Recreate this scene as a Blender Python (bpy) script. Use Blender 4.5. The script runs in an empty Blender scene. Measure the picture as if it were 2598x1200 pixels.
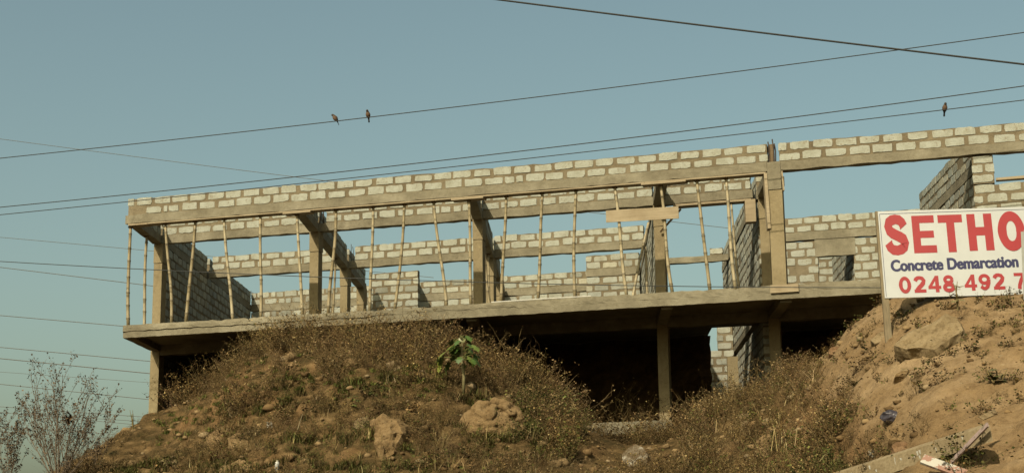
import bpy, bmesh, math, random
import numpy as np
from mathutils import Matrix, Vector, noise
random.seed(7); RNG = np.random.default_rng(7)
sc = bpy.context.scene
COL = sc.collection
# ------------------------------------------------------------------ camera
YAW, PITCH, ROLL = -0.29001, 0.205208, 0.012714
FPX, PW, PH, CZ = 4000.0, 2598.0, 1200.0, 1.6
_f = np.array([math.sin(YAW)*math.cos(PITCH), math.cos(YAW)*math.cos(PITCH), math.sin(PITCH)])
_r = np.array([math.cos(YAW), -math.sin(YAW), 0.0]); _d = -np.cross(_r, _f)
CAM_R = math.cos(ROLL)*_r + math.sin(ROLL)*_d
CAM_D = -math.sin(ROLL)*_r + math.cos(ROLL)*_d
CAM_F = _f
cam_data = bpy.data.cameras.new('camera'); cam = bpy.data.objects.new('camera', cam_data); COL.objects.link(cam)
cam_data.sensor_width = 36.0; cam_data.lens = FPX/PW*36.0
cam_data.clip_start = 0.2; cam_data.clip_end = 3000
m = Matrix.Identity(4)
for i in range(3):
    m[i][0] = CAM_R[i]; m[i][1] = -CAM_D[i]; m[i][2] = -CAM_F[i]
m[2][3] = CZ
cam.matrix_world = m
sc.camera = cam
# ------------------------------------------------------------------ light
SUNDIR = Vector((0.193, 0.97, -0.85)).normalized()          # way the light travels
SUN_EL = math.asin(-SUNDIR.z); SUN_AZ = math.atan2(-SUNDIR.x, -SUNDIR.y)
w = bpy.data.worlds.new('World'); sc.world = w; w.use_nodes = True
nt = w.node_tree; nt.nodes.clear()
sky = nt.nodes.new('ShaderNodeTexSky'); sky.sky_type = 'NISHITA'; sky.sun_disc = False
sky.sun_elevation = SUN_EL; sky.sun_rotation = SUN_AZ
sky.altitude = 0; sky.air_density = 1.0; sky.dust_density = 4.6; sky.ozone_density = 1.0
tint = nt.nodes.new('ShaderNodeMixRGB'); tint.blend_type = 'MULTIPLY'; tint.inputs[0].default_value = 1.0
tint.inputs[2].default_value = (1.13, 1.15, 0.83, 1)
bg = nt.nodes.new('ShaderNodeBackground'); bg.inputs[1].default_value = 0.095
wo = nt.nodes.new('ShaderNodeOutputWorld')
nt.links.new(sky.outputs[0], tint.inputs[1]); nt.links.new(tint.outputs[0], bg.inputs[0]); nt.links.new(bg.outputs[0], wo.inputs[0])
sun_data = bpy.data.lights.new('sun', 'SUN'); sun_data.energy = 4.9; sun_data.angle = math.radians(0.6); sun_data.color = (1.0, 0.885, 0.68)
sun = bpy.data.objects.new('sun', sun_data); COL.objects.link(sun)
sun.rotation_euler = SUNDIR.to_track_quat('-Z', 'Y').to_euler()
sc.view_settings.view_transform = 'Standard'; sc.view_settings.look = 'None'
sc.view_settings.exposure = 0.45; sc.view_settings.gamma = 1.0; sc.view_settings.use_curve_mapping = False

# ------------------------------------------------------------------ coordinates
YF = 32.0
O = np.array([-18.9566, 32.0, 0.0])
ED = np.array([-0.24329, 0.96995])                # direction into the building
def W(s, t, z): return (O[0] + s + t*ED[0], O[1] + t*ED[1], z)
def ray(x, y): return CAM_R*(x-PW/2) + CAM_D*(y-PH/2) + CAM_F*FPX
def on_y(x, y, Y):
    d = ray(x, y); k = Y/d[1]; return np.array([d[0]*k, Y, CZ + d[2]*k])
def on_t(x, y, t):                                 # -> s, z on the plane at depth t of the building
    p = on_y(x, y, O[1] + t*ED[1]); return p[0]-O[0]-t*ED[0], p[2]
def project(P):
    P = np.atleast_2d(np.asarray(P, float)) - np.array([0, 0, CZ])
    z = P @ CAM_F
    return PW/2 + FPX*(P @ CAM_R)/z, PH/2 + FPX*(P @ CAM_D)/z

# ------------------------------------------------------------------ materials
def mat(name, rough=0.9, spec=0.2):
    m = bpy.data.materials.new(name); m.use_nodes = True
    n = m.node_tree.nodes; b = n['Principled BSDF']
    b.inputs['Roughness'].default_value = rough
    b.inputs['Specular IOR Level'].default_value = spec
    return m, n, m.node_tree.links, b
def N(n, t, **kw):
    x = n.new(t)
    for k, v in kw.items(): setattr(x, k, v)
    return x
def ramp(n, stops):
    r = n.new('ShaderNodeValToRGB'); e = r.color_ramp.elements
    while len(e) < len(stops): e.new(0.5)
    for q, (p, c) in zip(e, stops): q.position = p; q.color = (*c, 1)
    return r
def noise_tex(n, l, scale, detail=5, rough=0.6, coord=None, stretch=None):
    t = n.new('ShaderNodeTexNoise'); t.inputs['Scale'].default_value = scale
    t.inputs['Detail'].default_value = detail; t.inputs['Roughness'].default_value = rough
    if coord is not None:
        if stretch:
            mp = n.new('ShaderNodeMapping'); mp.inputs['Scale'].default_value = stretch
            l.new(coord, mp.inputs[0]); l.new(mp.outputs[0], t.inputs[0])
        else: l.new(coord, t.inputs[0])
    return t
def mixc(n, l, a, b, fac, mode='MIX'):
    x = n.new('ShaderNodeMixRGB'); x.blend_type = mode
    for sock, v in ((x.inputs[0], fac), (x.inputs[1], a), (x.inputs[2], b)):
        if hasattr(v, 'is_linked'): l.new(v, sock)
        elif isinstance(v, (int, float)): sock.default_value = v
        else: sock.default_value = (*v, 1)
    return x.outputs[0]
def bump(n, l, b, h, strength, dist):
    x = n.new('ShaderNodeBump'); x.inputs['Strength'].default_value = strength; x.inputs['Distance'].default_value = dist
    l.new(h, x.inputs['Height']); l.new(x.outputs[0], b.inputs['Normal'])
def wpos(n): return n.new('ShaderNodeNewGeometry').outputs['Position']

def concrete_mat(name, c0, c1, c2, stain=0.5):
    m, n, l, b = mat(name, 0.92, 0.15)
    p = wpos(n)
    t1 = noise_tex(n, l, 1.3, 8, 0.65, p); t2 = noise_tex(n, l, 9, 6, 0.7, p); t3 = noise_tex(n, l, 60, 3, 0.6, p)
    t4 = noise_tex(n, l, 2.2, 7, 0.75, p)
    r = ramp(n, [(0.28, c0), (0.5, c1), (0.72, c2)]); l.new(t1.outputs[0], r.inputs[0])
    r2 = ramp(n, [(0.28, (0.66, 0.64, 0.60)), (0.45, (0.95, 0.95, 0.94)), (0.6, (1, 1, 1)), (0.72, (1.3, 1.29, 1.24))]); l.new(t2.outputs[0], r2.inputs[0])
    c = mixc(n, l, r.outputs[0], r2.outputs[0], 0.75, 'MULTIPLY')
    r3 = ramp(n, [(0.36, (0.5, 0.47, 0.42)), (0.5, (1, 1, 1))]); l.new(t4.outputs[0], r3.inputs[0])
    c = mixc(n, l, c, r3.outputs[0], stain, 'MULTIPLY')
    l.new(c, b.inputs['Base Color'])
    h = mixc(n, l, t2.outputs[0], t3.outputs[0], 0.35)
    bump(n, l, b, h, 0.7, 0.03)
    return m
def block_mat(name):
    m, n, l, b = mat(name, 0.93, 0.12)
    p = wpos(n); g = n.new('ShaderNodeNewGeometry')
    r = ramp(n, [(0.0, (0.205, 0.208, 0.172)), (0.22, (0.30, 0.305, 0.255)), (0.5, (0.365, 0.37, 0.305)), (0.75, (0.27, 0.29, 0.26)), (1.0, (0.37, 0.355, 0.27))])
    l.new(g.outputs['Random Per Island'], r.inputs[0])
    t1 = noise_tex(n, l, 4.5, 6, 0.65, p); t2 = noise_tex(n, l, 38, 5, 0.7, p); t5 = noise_tex(n, l, 13, 5, 0.7, p)
    r1 = ramp(n, [(0.3, (0.78, 0.75, 0.68)), (0.6, (1.05, 1.05, 1.05))]); l.new(t1.outputs[0], r1.inputs[0])
    c = mixc(n, l, r.outputs[0], r1.outputs[0], 0.9, 'MULTIPLY')
    r2 = ramp(n, [(0.30, (0.62, 0.58, 0.5)), (0.46, (1, 1, 1))]); l.new(t2.outputs[0], r2.inputs[0])
    c = mixc(n, l, c, r2.outputs[0], 0.6, 'MULTIPLY')
    r5 = ramp(n, [(0.57, (0, 0, 0)), (0.68, (1, 1, 1))]); l.new(t5.outputs[0], r5.inputs[0])
    c = mixc(n, l, c, (0.19, 0.155, 0.10), mixc(n, l, (0, 0, 0), r5.outputs[0], 0.7))
    l.new(c, b.inputs['Base Color'])
    bump(n, l, b, mixc(n, l, t2.outputs[0], t5.outputs[0], 0.4), 0.8, 0.02)
    return m
def wood_mat(name, c0, c1, grain=(0.6, 14, 14), rough=0.75):
    m, n, l, b = mat(name, rough, 0.25)
    tc = n.new('ShaderNodeTexCoord').outputs['Object']
    t = noise_tex(n, l, 3.0, 6, 0.6, tc, grain); t2 = noise_tex(n, l, 2.0, 4, 0.6, tc)
    r = ramp(n, [(0.3, c0), (0.7, c1)]); l.new(t.outputs[0], r.inputs[0])
    r2 = ramp(n, [(0.35, (0.7, 0.66, 0.6)), (0.6, (1, 1, 1))]); l.new(t2.outputs[0], r2.inputs[0])
    l.new(mixc(n, l, r.outputs[0], r2.outputs[0], 0.7, 'MULTIPLY'), b.inputs['Base Color'])
    bump(n, l, b, t.outputs[0], 0.4, 0.01)
    return m
def attr_mat(name, rough=0.8, spec=0.15, attr='Col', trans=0.0):
    m, n, l, b = mat(name, rough, spec)
    a = n.new('ShaderNodeAttribute'); a.attribute_name = attr
    l.new(a.outputs['Color'], b.inputs['Base Color'])
    return m
def plain(name, c, rough=0.7, spec=0.3, metal=0.0, var=0.15, scale=12):
    m, n, l, b = mat(name, rough, spec); b.inputs['Metallic'].default_value = metal
    t = noise_tex(n, l, scale, 5, 0.6, n.new('ShaderNodeTexCoord').outputs['Object'])
    r = ramp(n, [(0.3, tuple(x*(1-var) for x in c)), (0.7, tuple(min(1, x*(1+var)) for x in c))]); l.new(t.outputs[0], r.inputs[0])
    l.new(r.outputs[0], b.inputs['Base Color'])
    return m
M = {}
M['concrete'] = concrete_mat('concrete', (0.145, 0.128, 0.087), (0.205, 0.183, 0.126), (0.285, 0.26, 0.188), 0.35)
M['column'] = concrete_mat('column_concrete', (0.20, 0.163, 0.094), (0.24, 0.195, 0.113), (0.265, 0.22, 0.132), 0.2)
M['mortar'] = concrete_mat('mortar', (0.115, 0.092, 0.056), (0.17, 0.138, 0.086), (0.225, 0.19, 0.125), 0.3)
M['block'] = block_mat('sandcrete_block')
M['plank'] = wood_mat('raw_plank', (0.265, 0.212, 0.13), (0.345, 0.287, 0.188))
M['darkplank'] = wood_mat('weathered_plank', (0.10, 0.067, 0.034), (0.17, 0.12, 0.06))
M['rust'] = plain('rusty_steel', (0.05, 0.035, 0.025), 0.8, 0.3, 0.0, 0.4)
M['wire'] = plain('wire_black', (0.03, 0.032, 0.03), 0.6, 0.3)
def bamboo_mat():
    m, n, l, b = mat('bamboo', 0.55, 0.3)
    g = n.new('ShaderNodeObjectInfo'); tc = n.new('ShaderNodeTexCoord').outputs['Object']
    t = noise_tex(n, l, 4.0, 5, 0.6, tc, (6, 6, 0.8))
    r = ramp(n, [(0.3, (0.30, 0.255, 0.155)), (0.7, (0.42, 0.375, 0.25))]); l.new(t.outputs[0], r.inputs[0])
    r2 = ramp(n, [(0.0, (0.74, 0.70, 0.62)), (1.0, (1.05, 1.05, 1.05))]); l.new(g.outputs['Random'], r2.inputs[0])
    c = mixc(n, l, r.outputs[0], r2.outputs[0], 1.0, 'MULTIPLY')
    a = n.new('ShaderNodeAttribute'); a.attribute_name = 'Col'
    c = mixc(n, l, c, a.outputs['Color'], 1.0, 'MULTIPLY')
    l.new(c, b.inputs['Base Color'])
    return m
M['bamboo'] = bamboo_mat()

# ------------------------------------------------------------------ object helpers
def tag(o, label=None, cat=None, group=None, kind=None):
    if label: o['label'] = label
    if cat: o['category'] = cat
    if group: o['group'] = group
    if kind: o['kind'] = kind
    return o
def link(o, parent=None):
    COL.objects.link(o)
    if parent is not None:
        o.parent = parent
        if parent.get('_root') is not None: o.matrix_parent_inverse = Matrix.Translation(-parent.location)
    return o
def empty(name, loc):
    o = bpy.data.objects.new(name, None); COL.objects.link(o); o.location = loc; o['_root'] = 1
    o.empty_display_size = 0.3
    return o
class MB:
    def __init__(s): s.v = []; s.f = []; s.c = []
    def add(s, vs, fs, col=None):
        k = len(s.v); s.v.extend([tuple(p) for p in vs]); s.f.extend([tuple(i+k for i in q) for q in fs])
        if col is not None: s.c.extend([col]*len(vs))
        return s
    def hexa(s, c8):   # 4 bottom (ccw) + 4 top
        return s.add(c8, [(0, 3, 2, 1), (4, 5, 6, 7), (0, 1, 5, 4), (1, 2, 6, 5), (2, 3, 7, 6), (3, 0, 4, 7)])
    def box(s, s0, s1, t0, t1, z0, z1):
        return s.hexa([W(s0, t0, z0), W(s1, t0, z0), W(s1, t1, z0), W(s0, t1, z0), W(s0, t0, z1), W(s1, t0, z1), W(s1, t1, z1), W(s0, t1, z1)])
    def rough(s, a, b, t, zt, n, jit, axis='s', wd=None):
        pass
    def tube(s, pts, rad, sides=6, cap=True, col=None):
        pts = [Vector(p) for p in pts]
        if not hasattr(rad, '__len__'): rad = [rad]*len(pts)
        vs = []; fs = []
        d0 = (pts[1]-pts[0]).normalized(); up = Vector((0, 0, 1)) if abs(d0.z) < 0.9 else Vector((1, 0, 0))
        a = d0.cross(up).normalized()
        for i, p in enumerate(pts):
            d = (pts[min(i+1, len(pts)-1)]-pts[max(i-1, 0)]).normalized()
            a = (a - d*a.dot(d)).normalized(); b = d.cross(a)
            for k in range(sides):
                q = 2*math.pi*k/sides; vs.append(p + (a*math.cos(q)+b*math.sin(q))*rad[i])
        for i in range(len(pts)-1):
            for k in range(sides):
                k2 = (k+1) % sides; fs.append((i*sides+k, i*sides+k2, (i+1)*sides+k2, (i+1)*sides+k))
        if cap:
            fs.append(tuple(range(sides-1, -1, -1))); fs.append(tuple((len(pts)-1)*sides+k for k in range(sides)))
        return s.add(vs, fs, col)
    def mesh(s, name, material, smooth=False):
        me = bpy.data.meshes.new(name); me.from_pydata(s.v, [], s.f); me.update()
        if material: me.materials.append(material)
        if s.c and len(s.c) == len(s.v):
            ca = me.color_attributes.new('Col', 'FLOAT_COLOR', 'POINT')
            ca.data.foreach_set('color', np.array([(*c, 1) for c in s.c], np.float32).ravel())
        if smooth: me.polygons.foreach_set('use_smooth', [True]*len(me.polygons))
        return me
    def build(s, name, material, parent=None, smooth=False):
        return link(bpy.data.objects.new(name, s.mesh(name, material, smooth)), parent)
def rough_bar(p0, p1, wdir, wid, hgt, n, jit, seed=0):
    """bar from p0 to p1 (bottom line of its front face); wdir = unit vector of its width, hand-cast uneven edges"""
    rg = random.Random(seed); p0 = Vector(p0); p1 = Vector(p1); wdir = Vector(wdir); mb = MB(); vs = []; fs = []
    for i in range(n+1):
        c = p0.lerp(p1, i/n); j = lambda k=1: rg.uniform(-jit, jit)*k
        for (w_, h_) in ((0, 0), (wid, 0), (wid, hgt), (0, hgt*0.5), (0, hgt)):
            pass
        ring = [(0, 0), (wid, 0), (wid, hgt), (0, hgt), (0, hgt*0.66), (0, hgt*0.33)]
        for (w_, h_) in ring:
            vs.append(c + wdir*(w_ + j(0.22)) + Vector((0, 0, h_ + j())))
    R_ = 6
    for i in range(n):
        for k in range(R_):
            k2 = (k+1) % R_; fs.append((i*R_+k, (i+1)*R_+k, (i+1)*R_+k2, i*R_+k2))
    fs.append(tuple(range(R_))); fs.append(tuple(n*R_+k for k in range(R_-1, -1, -1)))
    return mb.add(vs, fs)
NRM_T = (-ED[1], ED[0], 0.0)      # perpendicular of the depth direction (points to -s)
EX = (1.0, 0.0, 0.0); EY = (0.0, 1.0, 0.0); EDV = (ED[0], ED[1], 0.0)
INV = 1/ED[1]

# ------------------------------------------------------------------ the building
ZS0, ZSB, ZS = 6.84, 6.98, 7.13       # edge beam bottom, slab soffit, slab top
ZB, ZR, ZT = 9.53, 9.73, 10.14        # lintel beam bottom, its top, parapet top
CH, PIT = 0.205, 0.462
bld = empty('unfinished_building', W(0, 0, 6.84))
tag(bld, 'unfinished two storey concrete frame and pale block building on the slope', 'building')
BLK = []
for k in range(30):
    rg = random.Random(k*7+1); mb = MB(); pts = []
    for (x0, z0, x1, z1, n_) in ((-.5, -.5, .5, -.5, 5), (.5, -.5, .5, .5, 3), (.5, .5, -.5, .5, 5), (-.5, .5, -.5, -.5, 3)):
        for i in range(n_):
            u = i/n_ + (rg.uniform(-.25, .25)/n_ if i else 0); x = x0+(x1-x0)*u; z = z0+(z1-z0)*u
            inx, inz = rg.uniform(-.008, .022), abs(rg.gauss(0, .05)) - .015
            if i == 0: inx += rg.choice((.0, .01, .05)); inz += rg.choice((.0, .02, .10))
            pts.append((x - math.copysign(inx, x) if abs(x) > .42 else x, z - math.copysign(inz, z) if abs(z) > .42 else z))
    vs = [(x, -.5, z) for x, z in pts] + [(x, .5, z) for x, z in pts]; nn = len(pts)
    fs = [tuple(range(nn)), tuple(range(2*nn-1, nn-1, -1))] + [(i+nn, (i+1) % nn+nn, (i+1) % nn, i) for i in range(nn)]
    BLK.append(mb.add(vs, fs).mesh('block', M['block']))
far_blocks = MB()
n_single = [0]
def lerp_(a, b, t): return a + (b-a)*t
def put_block(parent, c, ang, L, T, Hh, single, rg):
    me = BLK[rg.randrange(30)]
    fl = -1 if rg.random() < .5 else 1
    mt = Matrix.Translation(c) @ Matrix.Rotation(ang, 4, 'Z') @ Matrix.Rotation(rg.uniform(-.012, .012), 4, 'Y') @ Matrix.Diagonal((L, T, Hh*1.0, 1)) @ (Matrix.Rotation(math.pi, 4, 'Z') if fl < 0 else Matrix.Identity(4))
    if single:
        o = bpy.data.objects.new('block', me); COL.objects.link(o); o.parent = parent
        o.matrix_parent_inverse = parent.matrix_world.inverted() if False else Matrix.Identity(4)
        o.matrix_local = mt; n_single[0] += 1
    else:
        far_blocks.add([mt @ v.co for v in me.vertices], [tuple(p.vertices) for p in me.polygons])
def block_wall(p0, p1, z0, n, th, single, seed, name='block_wall', ch=CH, pit=PIT, joint=0.064, rec=0.009, skip=None, parent=bld, off=0.0, partial=0.5):
    """wall whose near face runs from p0 to p1 (plan points), n courses up from z0, thickness th away to the left of p0->p1 (behind)"""
    rg = random.Random(seed)
    a = Vector((p0[0], p0[1], 0)); b = Vector((p1[0], p1[1], 0)); d = b-a; L = d.length; d.normalize()
    nr = Vector((-d.y, d.x, 0)); ang = math.atan2(d.y, d.x)
    # mortar body, a little behind the faces of the blocks and below their tops
    mb = MB(); ia = a + nr*rec; top = z0 + n*ch - 0.012
    q = [ia + d*0.012, ia + d*(L-0.012)]
    nseg = max(2, int(L/0.23)); 
    vs = []; fs = []
    for i in range(nseg+1):
        c = q[0].lerp(q[1], i/nseg); dz = rg.uniform(-.02, .008)
        for (w_, z_) in ((0, z0-0.003), (th-2*rec, z0-0.003), (th-2*rec, top+dz), (0, top+dz)):
            vs.append((c.x + nr.x*w_, c.y + nr.y*w_, z_))
    for i in range(nseg):
        for k in range(4):
            k2 = (k+1) % 4; fs.append((i*4+k, (i+1)*4+k, (i+1)*4+k2, i*4+k2))
    fs += [(0, 1, 2, 3), tuple(nseg*4+k for k in (3, 2, 1, 0))]
    wall = mb.add(vs, fs).build(name, M['mortar'], parent)
    for r in range(n):
        k = -1; sh = rg.uniform(-.025, .025); cut = 0.0
        while True:
            k += 1
            xa = off + (k - (0.5 if r % 2 else 0.0))*pit + sh + rg.uniform(-.012, .012)
            if xa > L - 0.06: break
            x0 = max(xa + joint*rg.uniform(0, .35), 0.0); x1 = min(xa + pit - joint*rg.uniform(.6, 1.15), L)
            if x1 - x0 < 0.07 or rg.random() < .012: continue
            parts_ = [(x0, x1)]
            if rg.random() < .03 and x1-x0 > .3: mdl = lerp_(x0, x1, rg.uniform(.3, .6)); parts_ = [(x0, mdl-.02), (mdl+.02, x1)]
            for (q0, q1) in parts_:
                hh = ch - joint*rg.uniform(.35, 1.0)
                xc = (q0+q1)/2; zc = z0 + r*ch + joint*0.35 + hh/2 + rg.uniform(-.006, .006)
                c = a + d*xc + nr*(th/2)
                put_block(wall, (c.x, c.y, zc), ang, q1-q0, th + rg.uniform(-.006, .01), hh, single and not (skip and skip(xc, zc)), rg)
    return wall
def P(s, t): q = W(s, t, 0); return (q[0], q[1])
def beam_s(s0, s1, t, z0, z1, th, seed, name='lintel_beam', mt='concrete', jit=0.012):
    return rough_bar(W(s0, t, z0), W(s1, t, z0), EY, th, z1-z0, max(2, int((s1-s0)/0.22)), jit, seed).build(name, M[mt], bld)
def beam_t(t0, t1, s, z0, z1, th, seed, name='cross_beam', mt='concrete', jit=0.008):
    # left face on s, runs into the building
    return rough_bar(W(s+th*INV, t0, z0), W(s+th*INV, t1, z0), NRM_T, th, z1-z0, max(2, int((t1-t0)/0.35)), jit, seed).build(name, M[mt], bld)

# floor slab: topping + slab + edge beams
mb = MB()
mb.box(0.02, 12.9, 0.21, 13.3, ZSB, ZS-0.006)
slab = mb.build('floor_slab', M['concrete'], bld)
mb = MB(); mb.box(12.903, 15.0, 0.21, 4.6, ZSB+.002, ZS-0.008); mb.box(12.903, 14.06, 4.603, 9.2, ZSB+.003, ZS-0.009); mb.box(15.003, 25, 0.21, 13.3, ZSB+.001, ZS-0.007)
mb.build('floor_slab', M['concrete'], bld)
def edge_beam():
    rg = random.Random(3); L = 25.0; n = 220; vs = []; fs = []
    for i in range(n+1):
        s = L*i/n
        lip = 0.022 if s < 6.2 else (0.006 if s < 9.5 else 0.0)
        zl = 6.985 + (0.004*math.sin(s*1.7)) + rg.uniform(-.012, .012)
        if 6.2 <= s < 9.5: zl += 0.03
        j = lambda a=0.006: rg.uniform(-a, a)
        zt = ZS + rg.uniform(-.012, .006) - (0.02 if rg.random() < .06 else 0)
        ring = [(0.01+j(.003), ZS0+j()), (0.20, ZS0+j(.003)), (0.20, ZS-.004), (-lip*.4+j(.004), zt), (-lip-.004+j(.006), (zt+zl)/2+j(.02)), (-lip+j(.007), zl), (0.002+j(.003), zl-0.012)]
        for t_, z_ in ring: vs.append(W(s, t_, z_))
    k_ = 7
    for i in range(n):
        for k in range(k_):
            k2 = (k+1) % k_; fs.append((i*k_+k, (i+1)*k_+k, (i+1)*k_+k2, i*k_+k2))
    fs += [tuple(range(k_)), tuple(n*k_+k for k in range(k_-1, -1, -1))]
    return MB().add(vs, fs).build('slab_edge', M['concrete'], bld)
edge_beam()
SC = [0.0, 4.2, 8.34, 12.64]          # column lines
# soffit beams (cantilevers), lower beam and lower columns
for i, s in enumerate(SC + [15.12, 19.2]):
    beam_t(0.203, 2.36, s, ZS0-0.05 if i else ZS0+.004, ZSB-.002, 0.23, 40+i, 'cantilever_beam')
segs = [(0.25, 4.19), (4.45, 8.33), (8.59, 12.63), (12.89, 15.11), (15.37, 19.19), (19.45, 25)]
for i, (a, b) in enumerate(segs): beam_s(a, b, 2.38, 6.74, ZSB-.003, 0.23, 50+i, 'floor_beam')
for i, s in enumerate(SC + [15.12, 19.2]):
    rough_bar(W(s, 2.37, 3.6), W(s+0.24, 2.37, 3.6), EY, 0.24, 3.37, 2, 0.005, 60+i).build('lower_column', M['column'], bld)
MBp = rough_bar(W(9.2, 2.15, 4.39), W(12.9, 2.15, 4.39), EY, 0.2, 0.27, 14, 0.010, 66); MBp.build('plinth_beam', M['concrete'], bld)
# lower rooms: dark block walls behind
block_wall(P(0.22, 2.62), P(0.22, 6.6), 4.2, 13, 0.18, False, 72, ch=.213)
sl = on_t(1796, 900, 9.3)[0]; sl2 = on_t(1818, 850, 9.3)[0]; zl = on_t(1800, 876, 9.3)[1]; nl = int((zl-4.4)/.205)
block_wall(P(sl, 9.3), P(15.0, 9.3), 4.4, nl, 0.16, False, 73, pit=0.42)
block_wall(P(sl2, 9.302), P(15.0, 9.302), 4.4+nl*.205, 5, 0.16, False, 75, pit=0.42)
block_wall(P(15.03, 9.28), P(15.03, 2.65), 4.4, 12, 0.18, False, 74)
sp = on_t(1845, 905, 8.6)
mb = MB(); mb.box(sp[0], sp[0]+.62, 8.6, 8.8, 4.4, sp[1]); mb.build('stair_pier', M['column'], bld)

# upper columns with their wider heads
def column(s, t, z0, z1, wd, dp, head=True, seed=0):
    zh = 9.04
    c = rough_bar(W(s+.006, t, z0), W(s+wd-.006, t, z0), EY, dp, (zh if head else z1)-z0-.012, 2, 0.004, seed).build('column', M['column'], bld)
    if head:
        rough_bar(W(s-.004, t-.012, zh), W(s+wd+.004, t-.012, zh), EY, dp+.02, z1-zh-.004, 2, 0.004, seed+1).build('column_head', M['plank'] if False else M['column'], bld)
for i, s in enumerate(SC): column(s, 2.375, ZS-.004, ZB, 0.24, 0.24, True, 80+2*i)
for i, (s, t) in enumerate([(4.2, 7.15), (8.34, 7.15), (4.2, 10.3), (8.34, 8.95+1.3), (15.02, 2.375)]): column(s, t, ZS-.004, ZB, 0.22, 0.24, True, 100+2*i)
# front right column stands on the slab edge
rough_bar(W(14.96, 0.03, ZS), W(15.25, 0.03, ZS), EY, 0.25, 9.13-ZS, 3, 0.004, 120).build('column', M['column'], bld)
rough_bar(W(14.955, 0.012, 9.14), W(15.235, 0.012, 9.14), EY, 0.25, ZR-9.14, 3, 0.005, 121).build('column_head', M['concrete'], bld)

# ring beams
beam_s(-0.05, 14.953, 0.0, ZB, ZR, 0.24, 130)
beam_s(15.238, 25, 0.0, ZB, ZR-.012, 0.22, 131)
beam_s(0.03, 14.9, 2.385, ZB+.003, ZR-.004, 0.22, 132)
beam_s(0.23, 12.6, 7.20, ZB-.003, ZR-.006, 0.22, 133)
beam_s(12.88, 15.0, 9.75, ZB-.002, ZB+.16, 0.20, 134)
beam_s(0.2, 12.6, 13.0, 9.49, 9.69, 0.19, 135)
beam_s(15.25, 25, 7.58, 9.50, 9.70, 0.2, 136)
for i, (s, t0, t1) in enumerate([(-0.03, 0.245, 2.38), (4.2, 0.245, 2.38), (8.34, 0.245, 2.38), (12.64, 0.245, 2.38), (15.0, 0.27, 2.38)]):
    beam_t(t0, t1, s, ZB-.006, ZR-.01, 0.23, 140+i)
for i, (s, t0, t1) in enumerate([(4.2, 2.62, 7.19), (4.2, 7.43, 10.8), (8.34, 2.62, 7.19), (8.34, 7.43, 12.9)]):
    beam_t(t0, t1, s, ZB-.006, ZR-.01, 0.22, 150+i)
beam_t(2.62, 13.2, -.01, ZB+.006, ZR-.008, 0.2, 155); beam_t(2.62, 12.2, 12.64, ZB+.006, ZR-.009, 0.2, 156)
beam_t(2.62, 11.8, 15.0, ZB+.006, ZR-.011, 0.2, 157); beam_t(0.27, 5.7, 19.2, ZB-.25, ZB-.06, 0.2, 158)

# block parapets: the ones that show largest, block by block
block_wall(P(-.01, .04), P(14.985, .04), ZR, 2, 0.17, True, 201, 'parapet')
block_wall(P(15.21, .03), P(20.6, .03), ZR-.01, 2, 0.17, True, 202, 'parapet', pit=0.475, joint=0.07)
block_wall(P(20.63, .03), P(25, .03), ZR-.01, 2, 0.17, False, 260, 'parapet', pit=0.475, joint=0.07)
block_wall(P(0.2, 2.40), P(4.18, 2.40), ZR-.004, 2, 0.17, True, 203, 'parapet')
block_wall(P(4.62, 2.40), P(8.33, 2.40), ZR-.004, 2, 0.17, True, 204, 'parapet')
block_wall(P(8.58, 2.40), P(12.63, 2.40), ZR-.004, 2, 0.17, True, 205, 'parapet')
block_wall(P(12.87, 2.40), P(14.86, 2.40), ZR-.004, 2, 0.17, True, 206, 'parapet')
block_wall(P(0.34, 7.22), P(4.18, 7.22), ZR-.006, 2, 0.17, True, 207, 'parapet')
block_wall(P(4.62, 7.22), P(8.33, 7.22), ZR-.006, 2, 0.17, True, 208, 'parapet')
block_wall(P(8.58, 7.22), P(12.6, 7.22), ZR-.006, 2, 0.17, True, 209, 'parapet')
# right bay: pier, low wall under the window, back wall with a small opening
block_wall(P(19.04, .05), P(19.47, .05), ZB-.003-3*.195-.005, 3, 0.18, True, 210, 'pier', ch=.195)
block_wall(P(19.04, .055), P(23.0, .055), 7.13, 9, 0.17, True, 211, 'low_wall', ch=.199, skip=lambda x, z: z < 8.3 or x > 1.6)
block_wall(P(15.3, 7.6), P(22.5, 7.6), 9.704, 2, 0.17, True, 212, 'parapet', pit=0.42, skip=lambda x, z: x > 3.9)
for (a, b, z0, n_, sd) in [(15.3, 17.05, 7.15, 11, 213), (17.92, 22.5, 7.15, 11, 214), (17.055, 17.915, 7.15, 6, 215)]:
    block_wall(P(a, 7.605), P(b, 7.605), z0, n_, 0.17, True, sd, 'room_wall', ch=0.2125 if n_ == 11 else .2, pit=0.42, skip=(lambda x, z, a=a: z < 8.15 or x + a > 19.0))
mb = rough_bar(W(16.98, 7.592, 9.06), W(17.98, 7.592, 9.06), EY, 0.2, 0.432, 3, .01, 230); mb.build('window_lintel', M['concrete'], bld)
block_wall(P(15.3, 11.2), P(18.6, 11.2), 7.15, 14, 0.17, False, 217)
block_wall(P(17.95, 11.15), P(17.95, 7.85), 7.15, 14, 0.17, False, 216)
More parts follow.
